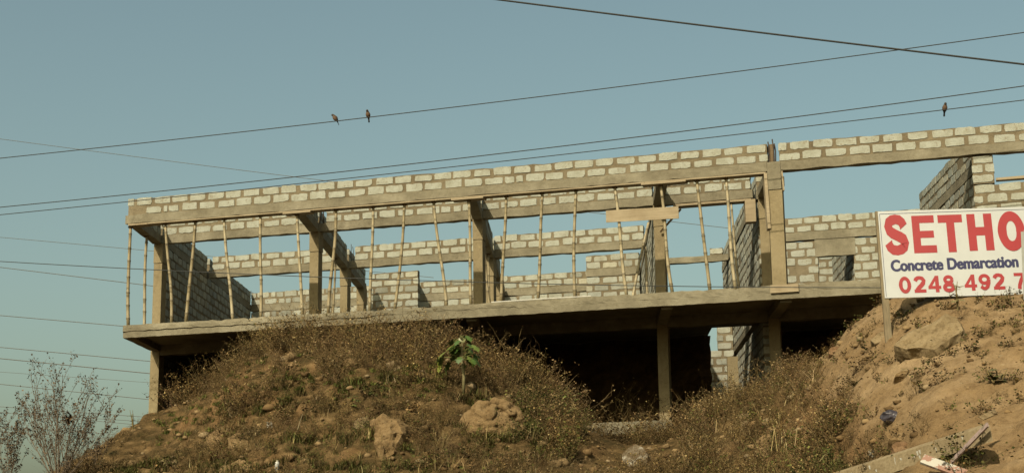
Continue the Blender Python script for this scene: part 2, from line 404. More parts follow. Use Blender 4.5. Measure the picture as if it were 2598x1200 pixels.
# the walls further in
block_wall(P(0.2, 13.02), P(12.6, 13.02), 9.692, 2, 0.17, False, 220, 'parapet')
block_wall(P(0.2, 13.0), P(12.6, 13.0), 7.15, 11, 0.17, False, 221, 'room_wall', ch=.2125)
block_wall(P(0.2, 2.63), P(0.2, 13.0), 7.15, 11, 0.17, False, 222, 'side_wall', ch=.2165)
block_wall(P(0.2, 2.63), P(0.2, 7.15), ZR-.006, 2, 0.17, False, 223, 'parapet')
block_wall(P(0.2, 7.45), P(0.2, 12.95), ZR-.006, 2, 0.17, False, 224, 'parapet')
block_wall(P(0.18, 0.25), P(0.18, 2.36), ZR-.008, 2, 0.17, False, 225, 'parapet')
for i, s in enumerate((4.2, 8.34)):
    for k, (a, b) in enumerate([(0.25, 2.37), (2.63, 7.1), (7.45, 10.7)]):
        block_wall(P(s+.215, a), P(s+.215, b), ZR-.008, 2, 0.17, False, 230+i*4+k, 'parapet')
block_wall(P(12.84, .25), P(12.84, 2.37), ZR-.008, 2, .17, False, 240, 'parapet')
block_wall(P(12.66, 12.2), P(12.66, 2.63), 7.15, 11, 0.17, False, 241, 'side_wall', ch=.2165)
block_wall(P(15.02, 11.8), P(15.02, 2.63), 7.15, 11, 0.17, False, 243, 'side_wall', ch=.2165)
block_wall(P(15.02, 11.8), P(15.02, 2.63), ZR-.01, 2, 0.17, False, 244, 'parapet')
block_wall(P(4.42, 11.35), P(5.98, 11.35), 7.15, 14, 0.17, False, 245, 'room_wall', ch=.2135)
block_wall(P(5.80, 11.56), P(5.80, 13.0), 7.15, 14, 0.17, False, 246, 'side_wall', ch=.2135)
block_wall(P(11.07, 10.75), P(12.6, 10.75), 7.15, 11, 0.17, False, 247, 'room_wall', ch=.2125)
beam_s(11.07, 12.6, 10.74, 9.495, 9.70, .19, 248)
block_wall(P(11.07, 10.75), P(12.6, 10.75), 9.703, 2, 0.17, False, 249, 'parapet')
block_wall(P(19.21, 5.8), P(19.21, .28), 7.15, 10, 0.17, False, 250, 'side_wall', ch=.213)
block_wall(P(19.21, 5.8), P(19.21, .28), ZB-.055, 3, 0.17, False, 251, 'side_wall', ch=.2)
block_wall(P(14.5, 9.77), P(14.86, 9.77), ZB+.163, 1, 0.16, False, 252, 'loose_course', pit=.5)
fb = far_blocks.build('far_blocks', M['block'], bld); fb['kind'] = 'stuff'
# reinforcement stubs
def rebar(pts, r=0.009):
    MB().tube(pts, r, 5).build('rebar', M['rust'], bld)
for s, t, h in [(15.02, .08, .45), (15.11, .08, .50), (15.16, .16, .42), (15.02, .2, .38)]:
    rebar([W(s, t, ZR-.05), W(s+.01, t, ZR+h*.6), W(s-.01, t, ZR+h)], 0.014)
mb = MB(); mb.box(15.04, 15.14, .10, .13, ZR-.002, ZR+.40); mb.build('column_form', M['darkplank'], bld)
for s, t in [(4.44, 2.46), (4.53, 2.46), (4.44, 2.55), (4.53, 2.55), (0.22, 13.05), (0.26, 13.1), (4.50, 7.3), (4.56, 7.34)]:
    rebar([W(s, t, ZR-.05), W(s, t, ZR+.25), W(s+random.uniform(-.04, .04), t, ZT+random.uniform(-.02, .08))])

# ------------------------------------------------------------------ formwork boards (loose, held by the props)
def board(s0, s1, t0, t1, z0, z1, label, mt='plank', name='formwork_board', jit=.002, cat='board', group='formwork boards under the beams'):
    mb = rough_bar(W(s0, t0, z0), W(s1, t0, z0), EY, (t1-t0)*ED[1], z1-z0, max(2, int((s1-s0)/0.8)), jit, int(s0*100))
    o = mb.build(name, M[mt]); return tag(o, label, cat, group)
fz = ZB-.012
board(0.03, 0.52, -.012, .26, fz-.036, fz, 'short pale formwork board at the left tip of the front beam')
board(0.525, 4.33, -.004, .26, fz-.028, fz, 'long formwork board under the front beam from left tip to first cross beam')
board(3.98, 4.66, -.016, .24, fz-.062, fz-.032, 'short lapped board under the front beam at the first cross beam')
board(4.335, 8.30, -.005, .26, fz-.028, fz, 'long formwork board under front beam between first and second cross beams')
board(8.02, 8.76, -.016, .24, fz-.062, fz-.032, 'short lapped board under the front beam at the second cross beam')
board(8.305, 12.35, -.005, .26, fz-.028, fz, 'long formwork board under front beam between second and third cross beams')
board(12.28, 13.24, -.016, .24, fz-.062, fz-.032, 'short lapped board under the front beam at the third cross beam')
board(12.355, 14.92, -.005, .26, fz-.028, fz, 'formwork board under front beam ending at the right front column')
board(13.1, 14.86, 2.37, 2.66, fz-.05, fz-.004, 'formwork board under the second beam beside the block side wall')
# upright boards boxing the right front column
def upright(s0, s1, t, z0, z1, label, mt='plank', lean=0.0):
    mb = MB(); mb.hexa([W(s0+lean, t, z0), W(s1+lean, t, z0), W(s1+lean, t+.26, z0), W(s0+lean, t+.26, z0), W(s0, t, z1), W(s1, t, z1), W(s1, t+.26, z1), W(s0, t+.26, z1)])
    return tag(mb.build('upright_board', M[mt]), label, 'board', 'boards boxing the right front column')
upright(14.885, 14.948, -.01, 8.32, 9.50, 'upright board on the left side of the right front column', lean=.03)
upright(15.242, 15.275, -.01, 9.10, 9.515, 'short upright board on the right side of the front column head', lean=.02)
upright(15.279, 15.305, .02, 9.2, 9.40, 'small dark cleat fixed to the board on the front column head', 'darkplank')
upright(14.72, 14.95, 2.33, 8.98, 9.49, 'brown formwork box at the inner column beside the block side wall')
# pale plank tied across two props
a = on_t(1537, 534, 0.06); b = on_t(1721, 521, 0.06); hgt = 0.26
mb = rough_bar(W(a[0], .07, a[1]-hgt), W(b[0], .07, b[1]-hgt-.02), EY, .025, hgt, 4, .002, 5)
tag(mb.build('plank', M['plank']), 'pale plank fixed across two bamboo props near the third cross beam', 'plank')
a = on_t(1953, 718, -.03); b = on_t(2025, 715, -.03)
mb = rough_bar(W(a[0], -.045, 6.965), W(b[0], -.045, 6.965), EY, .028, .165, 3, .003, 6)
tag(mb.build('plank', M['plank']), 'short plank lying flat against the slab edge below the right front column', 'plank')
mb = rough_bar(W(19.5, .1, 8.99), W(22.0, .1, 8.99), EY, .16, .05, 6, .003, 8)
tag(mb.build('plank', M['plank']), 'brown plank across the window opening at the right end of the building', 'plank')
# loose pipe along the slab edge and a diagonal brace
a = on_t(1247, 763, .1); b = on_t(1500, 745, .1)
tag(MB().tube([W(a[0], .06, ZS+.018), W((a[0]+b[0])/2, .05, ZS+.022), W(b[0], .06, ZS+.02)], .016, 7).build('pipe', plain('white_pipe', (.42, .41, .36))), 'thin white pipe lying on the slab edge', 'pipe')
a = on_t(1727, 531, 1.9); b = on_t(1676, 588, 2.3)
tag(MB().tube([W(a[0], 1.9, a[1]), W(b[0], 2.3, b[1])], .03, 4).build('brace', M['darkplank']), 'dark diagonal brace from the third column up to the second beam', 'brace')

# ------------------------------------------------------------------ bamboo props
ORD = ['first', 'second', 'third', 'fourth', 'fifth', 'sixth', 'seventh', 'eighth', 'ninth', 'tenth', 'eleventh', 'twelfth', 'thirteenth', 'fourteenth', 'fifteenth', 'sixteenth', 'seventeenth', 'eighteenth']
def prop(top, bot, label, r=0.036, wedge=True, seed=0, group='bamboo props under the front beam'):
    rg = random.Random(seed); top = Vector(top); bot = Vector(bot)
    root = empty('bamboo_prop', bot); tag(root, label, 'bamboo prop', group)
    L = (top-bot).length; pts = []; rad = []; col = []
    n_nodes = int(L/0.33); nodes = [(k+rg.uniform(.35, .65))/n_nodes for k in range(n_nodes)]
    zs = sorted([0, 1] + [x for q in nodes for x in (q-.012, q-.004, q+.004, q+.012)] + [(nodes[i]+nodes[i+1])/2 for i in range(n_nodes-1)])
    bx, by, b2 = rg.uniform(-.035, .035), rg.uniform(-.02, .02), rg.uniform(-.02, .02)
    wob = {round(q, 4): rg.uniform(-.008, .008) for q in nodes}
    mb = MB(); sides = 8; vs = []; fs = []; cs = []
    for i, u in enumerate(zs):
        c = bot.lerp(top, u) + Vector((bx*math.sin(math.pi*u) + b2*math.sin(2*math.pi*u), by*math.sin(math.pi*u), 0))
        near = min(abs(u-q) for q in nodes)
        rr = r*(1.12-.2*u)*(1.17 if near < .006 else (1.0 if near < .02 else .96))
        cc = .45 if near < .006 else (.8 if near < .02 else 1.0)
        for k in range(sides):
            q = 2*math.pi*k/sides; vs.append((c.x+rr*math.cos(q), c.y+rr*math.sin(q), c.z)); cs.append((cc, cc*.97, cc*.93))
    for i in range(len(zs)-1):
        for k in range(sides):
            k2 = (k+1) % sides; fs.append((i*sides+k, i*sides+k2, (i+1)*sides+k2, (i+1)*sides+k))
    fs += [tuple(range(sides-1, -1, -1)), tuple((len(zs)-1)*sides+k for k in range(sides))]
    mb.v = vs; mb.f = fs; mb.c = cs; mb.build('culm', M['bamboo'], root, True)
    if wedge:
        wd = rg.uniform(.035, .05); mb = MB(); x, y, z = top
        mb.hexa([(x-wd, y-.04, z-.012), (x+wd, y-.04, z-.004), (x+wd, y+.04, z-.004), (x-wd, y+.04, z-.012), (x-wd, y-.04, z+.022), (x+wd, y-.04, z+.022), (x+wd, y+.04, z+.022), (x-wd, y+.04, z+.022)])
        mb.build('wedge', M['darkplank'], root)
    return root
front = [((331, 581), (325.5, 822), .14), ((420, 566.5), (435, 815), .13), ((496, 557), (472.4, 812), .15), ((569, 550), (590, 803.6), .14), ((661, 544.5), (662, 801.7), .12),
         ((753.5, 550), (767, 796.5), .14), ((852.7, 530), (833, 792), .13), ((947, 522), (938, 784), .15), ((1026, 516), (1002, 782), .13), ((1100.5, 509), (1133, 772.5), .14), ((1190, 511), (1194.5, 769), .12),
         ((1284.5, 491), (1272, 763.5), .14), ((1376, 485), (1365, 757), .13), ((1461, 476), (1459, 752), .14), ((1560, 469), (1589, 742), .13), ((1676.5, 466), (1705, 734), .15), ((1768, 451), (1800, 726), .13), ((1842, 446), (1864.5, 717), .14)]
extra = {0: 'standing at the slab corner', 1: 'with a short branch stub at its head', 2: 'leaning with its foot to the left', 3: 'leaning with its foot to the right', 4: 'standing upright', 5: 'below the first cross beam', 6: 'just right of the first cross beam', 7: 'nearly upright',
         8: 'bowed, foot to the left', 9: 'leaning with its foot to the right', 10: 'in front of the second cross beam', 11: 'just right of the second cross beam', 12: 'foot on the white pipe', 13: 'pale and upright', 14: 'behind the left end of the pale plank', 15: 'crossing the right half of the pale plank', 16: 'against open sky', 17: 'last before the right front column'}
for i, (a, b, t) in enumerate(front):
    s1, z1 = on_t(*a, t); s0, z0 = on_t(*b, t)
    zt_ = fz-.05 if i not in (5, 10, 15) else fz-.086
    f0 = (ZS - z0)/(z1-z0); s0b = s0 + (s1-s0)*f0
    prop(W(s1, t, zt_), W(s0b, t, ZS), '%s front bamboo prop from the left, %s' % (ORD[i], extra[i]), seed=300+i, r=.034 + .004*(i in (0, 2, 6)))
a = on_t(420, 566, .13); o_ = W(a[0]-.01, .13, a[1]-.14)
MB().tube([o_, (o_[0]-.06, o_[1], o_[2]+.07), (o_[0]-.085, o_[1], o_[2]+.13)], [.022, .018, .012], 6).build('branch_stub', M['bamboo'], bpy.data.objects['bamboo_prop.001'])
bpy.data.objects['branch_stub'].data.color_attributes.new('Col', 'FLOAT_COLOR', 'POINT').data.foreach_set('color', np.ones(len(bpy.data.objects['branch_stub'].data.vertices)*4, np.float32))
prop(W(.09, 1.4, ZB-.03), W(.11, 1.4, ZS), 'slim bamboo prop under the left end cross beam beside the corner column', seed=350, group='inner bamboo props')
prop(W(4.3, 5.77, ZB-.03), W(4.25, 5.77, ZS), 'slim bamboo prop further in under the first cross beam', r=.03, seed=351, group='inner bamboo props')
prop(W(8.42, 5.6, ZB-.03), W(8.62, 5.6, ZS), 'brownish bamboo prop further in under the second cross beam', r=.034, seed=352, group='inner bamboo props')
prop(W(8.46, 6.6, ZB-.03), W(8.50, 6.6, ZS), 'hindmost bamboo prop under the second cross beam beside the inner column', r=.028, seed=353, group='inner bamboo props')
a = on_t(1855, 516, 2.45); b = on_t(1861, 640, 2.45)
prop(W(a[0], 2.45, ZB-.05), W(a[0]+.13, 2.45, ZS), 'slim bamboo prop under the second beam just behind the last front prop', r=.026, seed=354, group='inner bamboo props')
a = on_t(1646, 560, 2.0); b = on_t(1602, 738, 2.0)
prop(W(a[0], 2.2, a[1]), W(b[0]-.02, 1.7, ZS), 'dark slanting bamboo pole leaning by the third column', r=.032, wedge=False, seed=355, group='inner bamboo props')
a = on_t(1637, 640, 2.1); b = on_t(1644, 725, 2.1)
prop(W(a[0], 2.15, a[1]+.2), W(b[0], 2.05, ZS), 'short bamboo pole standing beside the third column', r=.028, wedge=False, seed=356, group='inner bamboo props')
# ------------------------------------------------------------------ the ground: a dumped earth mound in front of the building
CT = []
def cp(x, y, Y): CT.append(tuple(on_y(x, y, Y)))
for x, y, Y in [  # crest line
    (200, 1195, 29.5), (290, 1130, 31), (380, 1066, 33.5), (470, 1022, 32.0), (560, 972, 31.0), (650, 915, 30.3), (800, 888, 30), (950, 888, 29.8), (1100, 912, 29.6), (1250, 962, 29.6), (1350, 1000, 30), (1450, 1066, 31.5), (1550, 1142, 33.6), (1700, 1142, 33.6),
    (1800, 1080, 31), (1900, 1035, 28.5), (2000, 975, 26), (2100, 905, 24), (2180, 862, 23), (2254, 836, 22.3), (2330, 815, 22), (2420, 794, 21.7), (2520, 790, 21.5), (2600, 792, 21.3), (2750, 800, 21), (3000, 810, 21),
    # middle
    (420, 1130, 30.5), (560, 1080, 29.3), (700, 1040, 28.6), (900, 1030, 28.0), (1100, 1040, 28.0), (1300, 1075, 28.2), (1500, 1172, 30), (1700, 1178, 30), (1850, 1115, 27.5), (2000, 1080, 24), (2150, 1000, 21.5), (2300, 950, 20), (2450, 930, 19.4), (2600, 920, 19), (2800, 920, 18.6),
    # bottom of the frame
    (260, 1210, 28), (400, 1215, 27.5), (600, 1210, 26.6), (800, 1210, 26), (1100, 1215, 25.8), (1400, 1225, 26), (1700, 1225, 26), (1900, 1205, 24.5), (2050, 1200, 21.5), (2200, 1200, 18.8), (2400, 1200, 17), (2600, 1200, 16.2), (2800, 1200, 15.8),
    (2300, 1075, 18.6), (2500, 1060, 17.8)]: cp(x, y, Y)
for s, t, z in [(0.1, 2.4, 5.2), (-0.5, 4, 4.6), (2, 1.5, 5.6), (4.2, 2.4, 5.5), (6, 1.5, 5.5), (8.3, 2.4, 5.0), (10, 2.2, 4.2), (12.6, 2.4, 4.15), (14, 3.5, 4.5), (15.2, 2.4, 4.7), (18, 1, 4.9), (21, 1, 5), (25, 1, 5),
                (3, 6, 4.5), (8, 6, 4.4), (13, 6, 4.4), (20, 6, 4.6), (3, 12, 4.2), (12, 12, 4.2), (20, 12, 4.4), (0, 16, 3.6), (10, 18, 3.5), (22, 18, 3.5), (30, 8, 4.5), (-2.5, 1, 3.2), (-3, 6, 2.6), (-6, 2, 1.6), (-8, 8, 1.2), (-5, 16, 1.5)]:
    CT.append(W(s, t, z))
for x, y, z in [(-22, 27, 1.6), (-26, 30, 0.8), (-30, 36, .5), (-20, 22, 1.0), (-14, 21.5, 1.2), (-8, 20.5, 1.0), (-4, 16.5, 1.0), (0, 12.8, 1.0), (6, 12.5, 1.0), (12, 13, 1.2), (-24, 18, .1), (-16, 15, 0), (-8, 13, 0), (0, 9.5, 0), (10, 9, 0),
                (-30, 10, 0), (-15, 5, 0), (0, 4, 0), (15, 4, 0), (-10, -10, 0), (10, -10, 0), (-40, 0, 0), (40, 0, 0), (-40, 40, 0), (40, 20, 4), (45, 45, 3), (-30, 60, .4), (0, 65, 2), (40, 70, 2), (-60, 80, 0), (60, -30, 0), (-60, -30, 0), (70, 60, 1.5)]:
    CT.append((x, y, z))
CT = np.array(CT, float)
def _phi(r): return np.sqrt(r*r + 0.8)
_n = len(CT); _A = np.zeros((_n+3, _n+3))
_A[:_n, :_n] = _phi(np.hypot(CT[:, None, 0]-CT[None, :, 0], CT[:, None, 1]-CT[None, :, 1])) - 0.02*np.eye(_n)
_A[:_n, _n] = 1; _A[:_n, _n+1:] = CT[:, :2]; _A[_n:, :_n] = _A[:_n, _n:].T
_sol = np.linalg.solve(_A, np.append(CT[:, 2], [0, 0, 0]))
def base_h(X, Y):
    X = np.asarray(X, float).ravel(); Y = np.asarray(Y, float).ravel(); out = np.empty(len(X))
    for i in range(0, len(X), 20000):
        x = X[i:i+20000]; y = Y[i:i+20000]
        out[i:i+20000] = _phi(np.hypot(x[:, None]-CT[None, :, 0], y[:, None]-CT[None, :, 1])) @ _sol[:_n] + _sol[_n] + x*_sol[_n+1] + y*_sol[_n+2]
    far = np.clip((np.hypot(X+8, Y-25)-60)/60, 0, 1)
    return out*(1-far) + 0.0*far
def rough_h(x, y, z):
    p = Vector((x, y, z*0.6)); near = 1.0 if 12 < y < 37 and -26 < x < 8 else 0.0
    a = noise.fractal(p*0.9, 1.0, 2.0, 4)*0.13
    r = noise.ridged_multi_fractal(Vector((x*1.1+3, y*1.1, z*2.6)), 0.9, 2.1, 4, 1.0, 2.0)
    b = (r-1.2)*0.045
    c = noise.fractal(p*6.0, 0.9, 2.0, 3)*0.035
    if x > -9:      # raw dug earth: broken ledges and gullies
        g = min(1.0, (x+9)/3); st = noise.fractal(Vector((x*.8, y*.8, 7)), 1, 2, 3)
        c += g*(.05*(abs(math.modf((z*2.6 + st*1.5))[0]) - .5) + .07*(noise.voronoi(Vector((x*1.7, y*1.7, z*2)))[0][0] - .4) + .03*noise.noise(Vector((x*14, y*14, z*14))))
    else:           # overgrown spoil heap: broken steps and blocks of earth
        st = noise.fractal(Vector((x*.7, y*.7, 3)), 1, 2, 3); f_ = z*1.9 + st*1.8; f_ -= math.floor(f_)
        c += .13*((1-f_)**2 - .33) + .10*(.45 - noise.voronoi(Vector((x*1.5, y*1.5, z*1.8)))[0][0]) + .05*noise.noise(Vector((x*5, y*5, z*5)))
    return (a+b+c)*near
def ground_z(x, y):
    z = float(base_h([x], [y])[0]); return z + rough_h(x, y, z)
def stretch_axis(lo, hi, step, far):
    core = list(np.arange(lo, hi, step)); out = []; d = step; x = lo
    while x > -far: d *= 1.35; x -= d; out.append(x)
    out = out[::-1] + core; d = step; x = core[-1]
    while x < far: d *= 1.35; x += d; out.append(x)
    return np.array(out)
gx = stretch_axis(-25.5, 5.0, 0.10, 900); gy = stretch_axis(12.0, 36.0, 0.10, 900)
GX, GY = np.meshgrid(gx, gy); hz = base_h(GX, GY)
zz_ = np.array([h + rough_h(x, y, h) for x, y, h in zip(GX.ravel(), GY.ravel(), hz)])
V3 = np.stack([GX.ravel(), GY.ravel(), zz_], 1)
nx_, ny_ = len(gx), len(gy); idx = np.arange(nx_*ny_).reshape(ny_, nx_)
F4 = np.stack([idx[:-1, :-1], idx[:-1, 1:], idx[1:, 1:], idx[1:, :-1]], -1).reshape(-1, 4)
def np_mesh(name, v, f, material, col=None, smooth=False):
    me = bpy.data.meshes.new(name); k = f.shape[1]
    me.vertices.add(len(v)); me.vertices.foreach_set('co', np.asarray(v, np.float32).ravel())
    me.loops.add(f.size); me.loops.foreach_set('vertex_index', f.ravel().astype(np.int32))
    me.polygons.add(len(f)); me.polygons.foreach_set('loop_start', np.arange(0, f.size, k, dtype=np.int32))
    me.update(calc_edges=True)
    if material: me.materials.append(material)
    if col is not None:
        ca = me.color_attributes.new('Col', 'FLOAT_COLOR', 'POINT')
        ca.data.foreach_set('color', np.concatenate([col, np.ones((len(col), 1))], 1).astype(np.float32).ravel())
    if smooth: me.polygons.foreach_set('use_smooth', np.ones(len(f), bool))
    return me
PXg, PYg = project(V3)
def soil_mask(px, py):
    """how bare the earth is (1) or how covered in leaf litter (0)"""
    return np.clip((px-(1950+(py-930)*1.0))/150, 0, 1)
front_ok = (V3 - np.array([0, 0, CZ])) @ CAM_F > 5
bare = np.where(front_ok, soil_mask(PXg, PYg), .3)
def ground_mat():
    m, n, l, b = mat('earth', 0.97, 0.08)
    p = wpos(n)
    a = n.new('ShaderNodeAttribute'); a.attribute_name = 'Col'
    t1 = noise_tex(n, l, 0.9, 7, 0.65, p); t2 = noise_tex(n, l, 5.5, 7, 0.7, p); t3 = noise_tex(n, l, 28, 5, 0.75, p); t4 = noise_tex(n, l, 2.4, 6, 0.6, p, (1, 1, 3))
    r = ramp(n, [(0.3, (0.145, 0.093, 0.044)), (0.48, (0.225, 0.152, 0.077)), (0.7, (0.32, 0.23, 0.13))]); l.new(t1.outputs[0], r.inputs[0])
    r2 = ramp(n, [(0.3, (0.55, 0.5, 0.44)), (0.5, (1, 1, 1)), (0.75, (1.2, 1.17, 1.1))]); l.new(t2.outputs[0], r2.inputs[0])
    earth = mixc(n, l, r.outputs[0], r2.outputs[0], 0.8, 'MULTIPLY')
    r3 = ramp(n, [(0.32, (0.5, 0.46, 0.4)), (0.48, (1, 1, 1))]); l.new(t3.outputs[0], r3.inputs[0])
    earth = mixc(n, l, earth, r3.outputs[0], 0.6, 'MULTIPLY')
    rl = ramp(n, [(0.3, (0.032, 0.026, 0.010)), (0.46, (0.075, 0.05, 0.021)), (0.58, (0.125, 0.082, 0.036)), (0.72, (0.215, 0.145, 0.07))]); l.new(t4.outputs[0], rl.inputs[0])
    lit = mixc(n, l, rl.outputs[0], r3.outputs[0], 0.7, 'MULTIPLY')
    gn = n.new('ShaderNodeNewGeometry'); sx = n.new('ShaderNodeSeparateXYZ'); l.new(gn.outputs['Normal'], sx.inputs[0])
    rs = ramp(n, [(0.52, (1, 1, 1)), (0.70, (0, 0, 0))]); l.new(sx.outputs['Z'], rs.inputs[0])
    rn = ramp(n, [(0.42, (0, 0, 0)), (0.56, (1, 1, 1))]); l.new(t1.outputs[0], rn.inputs[0])
    raw = mixc(n, l, earth, (0.72, 0.62, 0.54), 1.0, 'MULTIPLY')
    lit = mixc(n, l, lit, raw, mixc(n, l, rs.outputs[0], rn.outputs[0], 0.6, 'MULTIPLY'))
    c = mixc(n, l, lit, earth, a.outputs['Color'])
    l.new(c, b.inputs['Base Color'])
    bump(n, l, b, mixc(n, l, t2.outputs[0], t3.outputs[0], 0.45), 0.9, 0.07)
    return m
M['earth'] = ground_mat()
me = np_mesh('ground', V3, F4, M['earth'], np.repeat(bare[:, None], 3, 1), True)
tag(link(bpy.data.objects.new('ground', me)), kind='structure')

def hit(px, py, lo=12.0, hi=36.0):
    """where the line of sight through a photo point meets the ground"""
    ys = np.arange(lo, hi, 0.1); d = ray(px, py); k = ys/d[1]
    X = d[0]*k; Z = CZ + d[2]*k; h = base_h(X, ys)
    j = np.nonzero(h >= Z)[0]
    if len(j) == 0: return None
    j = j[0]; return np.array([X[j], ys[j], h[j]])

# added backing sheet that closes the lower storey and keeps its void dark
def backing(s0, s1, t0, seed):
    n, mz = int((s1-s0)/.18), 18; vs = []; fs = []
    for i in range(n+1):
        for j in range(mz+1):
            s = s0 + (s1-s0)*i/n; z = 3.4 + 3.575*j/mz; p = Vector((s*.9, seed, z*1.3))
            vs.append(W(min(s, s1 - .10*abs(noise.noise(Vector((0, z*3, seed))))), t0 + .5*noise.fractal(p, 1, 2, 4) + .12*(z-5), z))
    for i in range(n):
        for j in range(mz): k = i*(mz+1)+j; fs.append((k, k+mz+1, k+mz+2, k+1))
    m_, n_, l_, b_ = mat('void_shade', .98, .05); p_ = wpos(n_); t_ = noise_tex(n_, l_, 5, 6, .7, p_)
    r_ = ramp(n_, [(.3, (.035, .022, .010)), (.7, (.10, .062, .028))]); l_.new(t_.outputs[0], r_.inputs[0]); l_.new(r_.outputs[0], b_.inputs['Base Color'])  # near-black brown: the gloom under the slab is put into this colour
    tag(MB().add(vs, fs).build('void_backing', m_), kind='structure')
backing(-0.05, on_t(1804, 870, 5.9)[0], 5.7, 1.0); backing(15.25, 25, 5.6, 4.0)
# ------------------------------------------------------------------ rocks
def rock_mat(name, c0, c1, c2):
    m, n, l, b = mat(name, 0.95, 0.1)
    tc = n.new('ShaderNodeTexCoord').outputs['Object']
    t = noise_tex(n, l, 3.5, 7, 0.7, tc); t2 = noise_tex(n, l, 16, 6, 0.7, tc)
    r = ramp(n, [(0.3, c0), (0.5, c1), (0.7, c2)]); l.new(t.outputs[0], r.inputs[0])
    r2 = ramp(n, [(0.34, (0.55, 0.5, 0.43)), (0.5, (1, 1, 1))]); l.new(t2.outputs[0], r2.inputs[0])
    l.new(mixc(n, l, r.outputs[0], r2.outputs[0], 0.8, 'MULTIPLY'), b.inputs['Base Color'])
    bump(n, l, b, t2.outputs[0], 0.8, 0.05)
    return m
M['rock_tan'] = rock_mat('tan_rock', (0.13, 0.085, 0.04), (0.19, 0.128, 0.062), (0.235, 0.165, 0.086))
M['rock_pale'] = rock_mat('pale_rock', (0.155, 0.112, 0.058), (0.225, 0.168, 0.092), (0.275, 0.212, 0.125))
M['rock_red'] = rock_mat('reddish_rock', (0.13, 0.074, 0.037), (0.185, 0.112, 0.058), (0.22, 0.145, 0.08))
M['rock_white'] = rock_mat('lime_splashed_rock', (0.07, 0.045, 0.02), (0.14, 0.11, 0.07), (0.38, 0.36, 0.30))
def knob_boulder(size, seed):
    rg = random.Random(seed); mb = bmesh.new()
    def ball(c, r):
        m_ = Matrix.Translation(c) @ Matrix.Diagonal((r*rg.uniform(.9, 1.3), r, r*rg.uniform(.8, 1.05), 1)); bmesh.ops.create_icosphere(mb, subdivisions=2, radius=1, matrix=m_)
    ball(Vector((-.08, 0, -.05)), .36)
    for k in range(130):
        a = rg.uniform(0, 6.28); b = rg.uniform(-.9, 1.4); ball(Vector((math.cos(a)*math.cos(b)*.40, math.sin(a)*math.cos(b)*.36, math.sin(b)*.36)), rg.uniform(.045, .085))
    me = bpy.data.meshes.new('rock'); mb.to_mesh(me); mb.free()
    o = bpy.data.objects.new('tmp', me); COL.objects.link(o); md = o.modifiers.new('r', 'REMESH'); md.mode = 'VOXEL'; md.voxel_size = .016
    dg = bpy.context.evaluated_depsgraph_get(); m2 = bpy.data.meshes.new_from_object(o.evaluated_get(dg)); bpy.data.objects.remove(o); m2.name = 'rock'
    for v in m2.vertices:
        n_ = noise.fractal(v.co*9, 1, 2, 3)*.02; v.co = Vector((v.co.x*size[0]*(1+n_), v.co.y*size[1], v.co.z*size[2]*(1+n_)))
    return m2
def rock_shape(size, seed, facet=0.5, lump=0.0, sub=3):
    if lump > 5: return knob_boulder(size, seed)
    bm = bmesh.new(); bmesh.ops.create_icosphere(bm, subdivisions=sub, radius=0.5)
    rg = random.Random(seed); planes = []
    for k in range(11):
        v = Vector((rg.gauss(0, 1), rg.gauss(0, 1), rg.gauss(0, 1))).normalized(); planes.append((v, rg.uniform(.24, .40)))
    off = Vector((seed*3.7, seed*1.3, 0))
    for v in bm.verts:
        co = v.co.copy()
        for nrm, dd in planes:
            q = co.dot(nrm)
            if q > dd: co -= nrm*(q-dd)
        co *= 1 + 0.22*noise.fractal(co*2.6+off, .8, 2, 5)
        if lump:
            cl = noise.voronoi((v.co+off)*lump)[0]; co *= 0.80 + 0.55*max(0, .6-cl[0])**.6
        v.co = Vector((co.x*size[0], co.y*size[1], co.z*size[2]))
    me = bpy.data.meshes.new('rock'); bm.to_mesh(me); bm.free()
    return me
def slab_rock(poly, hitp, nrm, thick, seed, rough=.05, dome=.10):
    """angular stone: outline given as photo points, laid in a tilted plane through hitp"""
    nrm = Vector(nrm).normalized(); o = Vector((0, 0, CZ)); P0 = Vector(hitp); pts = []
    for q in poly:
        d = Vector(ray(*q)); pts.append(o + d*((P0-o).dot(nrm)/d.dot(nrm)))
    c = sum(pts, Vector())/len(pts); n_ = len(pts); size = max((p-c).length for p in pts); rg = random.Random(seed)
    vs = [c + (p-c)*.55 + nrm*dome*size*rg.uniform(.6, 1.3) for p in pts] + [p + nrm*rg.uniform(-.03, .03)*size for p in pts] + [c + (p-c)*rg.uniform(1.0, 1.15) - nrm*thick for p in pts]
    fs = [tuple(range(n_))] + [(i, i+n_, (i+1) % n_+n_, (i+1) % n_) for i in range(n_)] + [(i+n_, i+2*n_, (i+1) % n_+2*n_, (i+1) % n_+n_) for i in range(n_)] + [tuple(range(3*n_-1, 2*n_-1, -1))]
    me = bpy.data.meshes.new('rock'); me.from_pydata([(v-c)[:] for v in vs], [], fs); bm = bmesh.new(); bm.from_mesh(me)
    bmesh.ops.recalc_face_normals(bm, faces=bm.faces); bmesh.ops.triangulate(bm, faces=bm.faces[:]); bmesh.ops.subdivide_edges(bm, edges=bm.edges[:], cuts=3, use_grid_fill=True); bm.normal_update()
    off = Vector((seed*1.7, seed*.3, 0)); k = 1.6/size
    for v in bm.verts: v.co += v.normal*(noise.fractal(v.co*k+off, .9, 2, 4)*rough*size + (noise.ridged_multi_fractal(v.co*k*2+off, 1, 2, 3, 1, 2)-1)*rough*.35*size)
    bm.to_mesh(me); bm.free(); return me, c
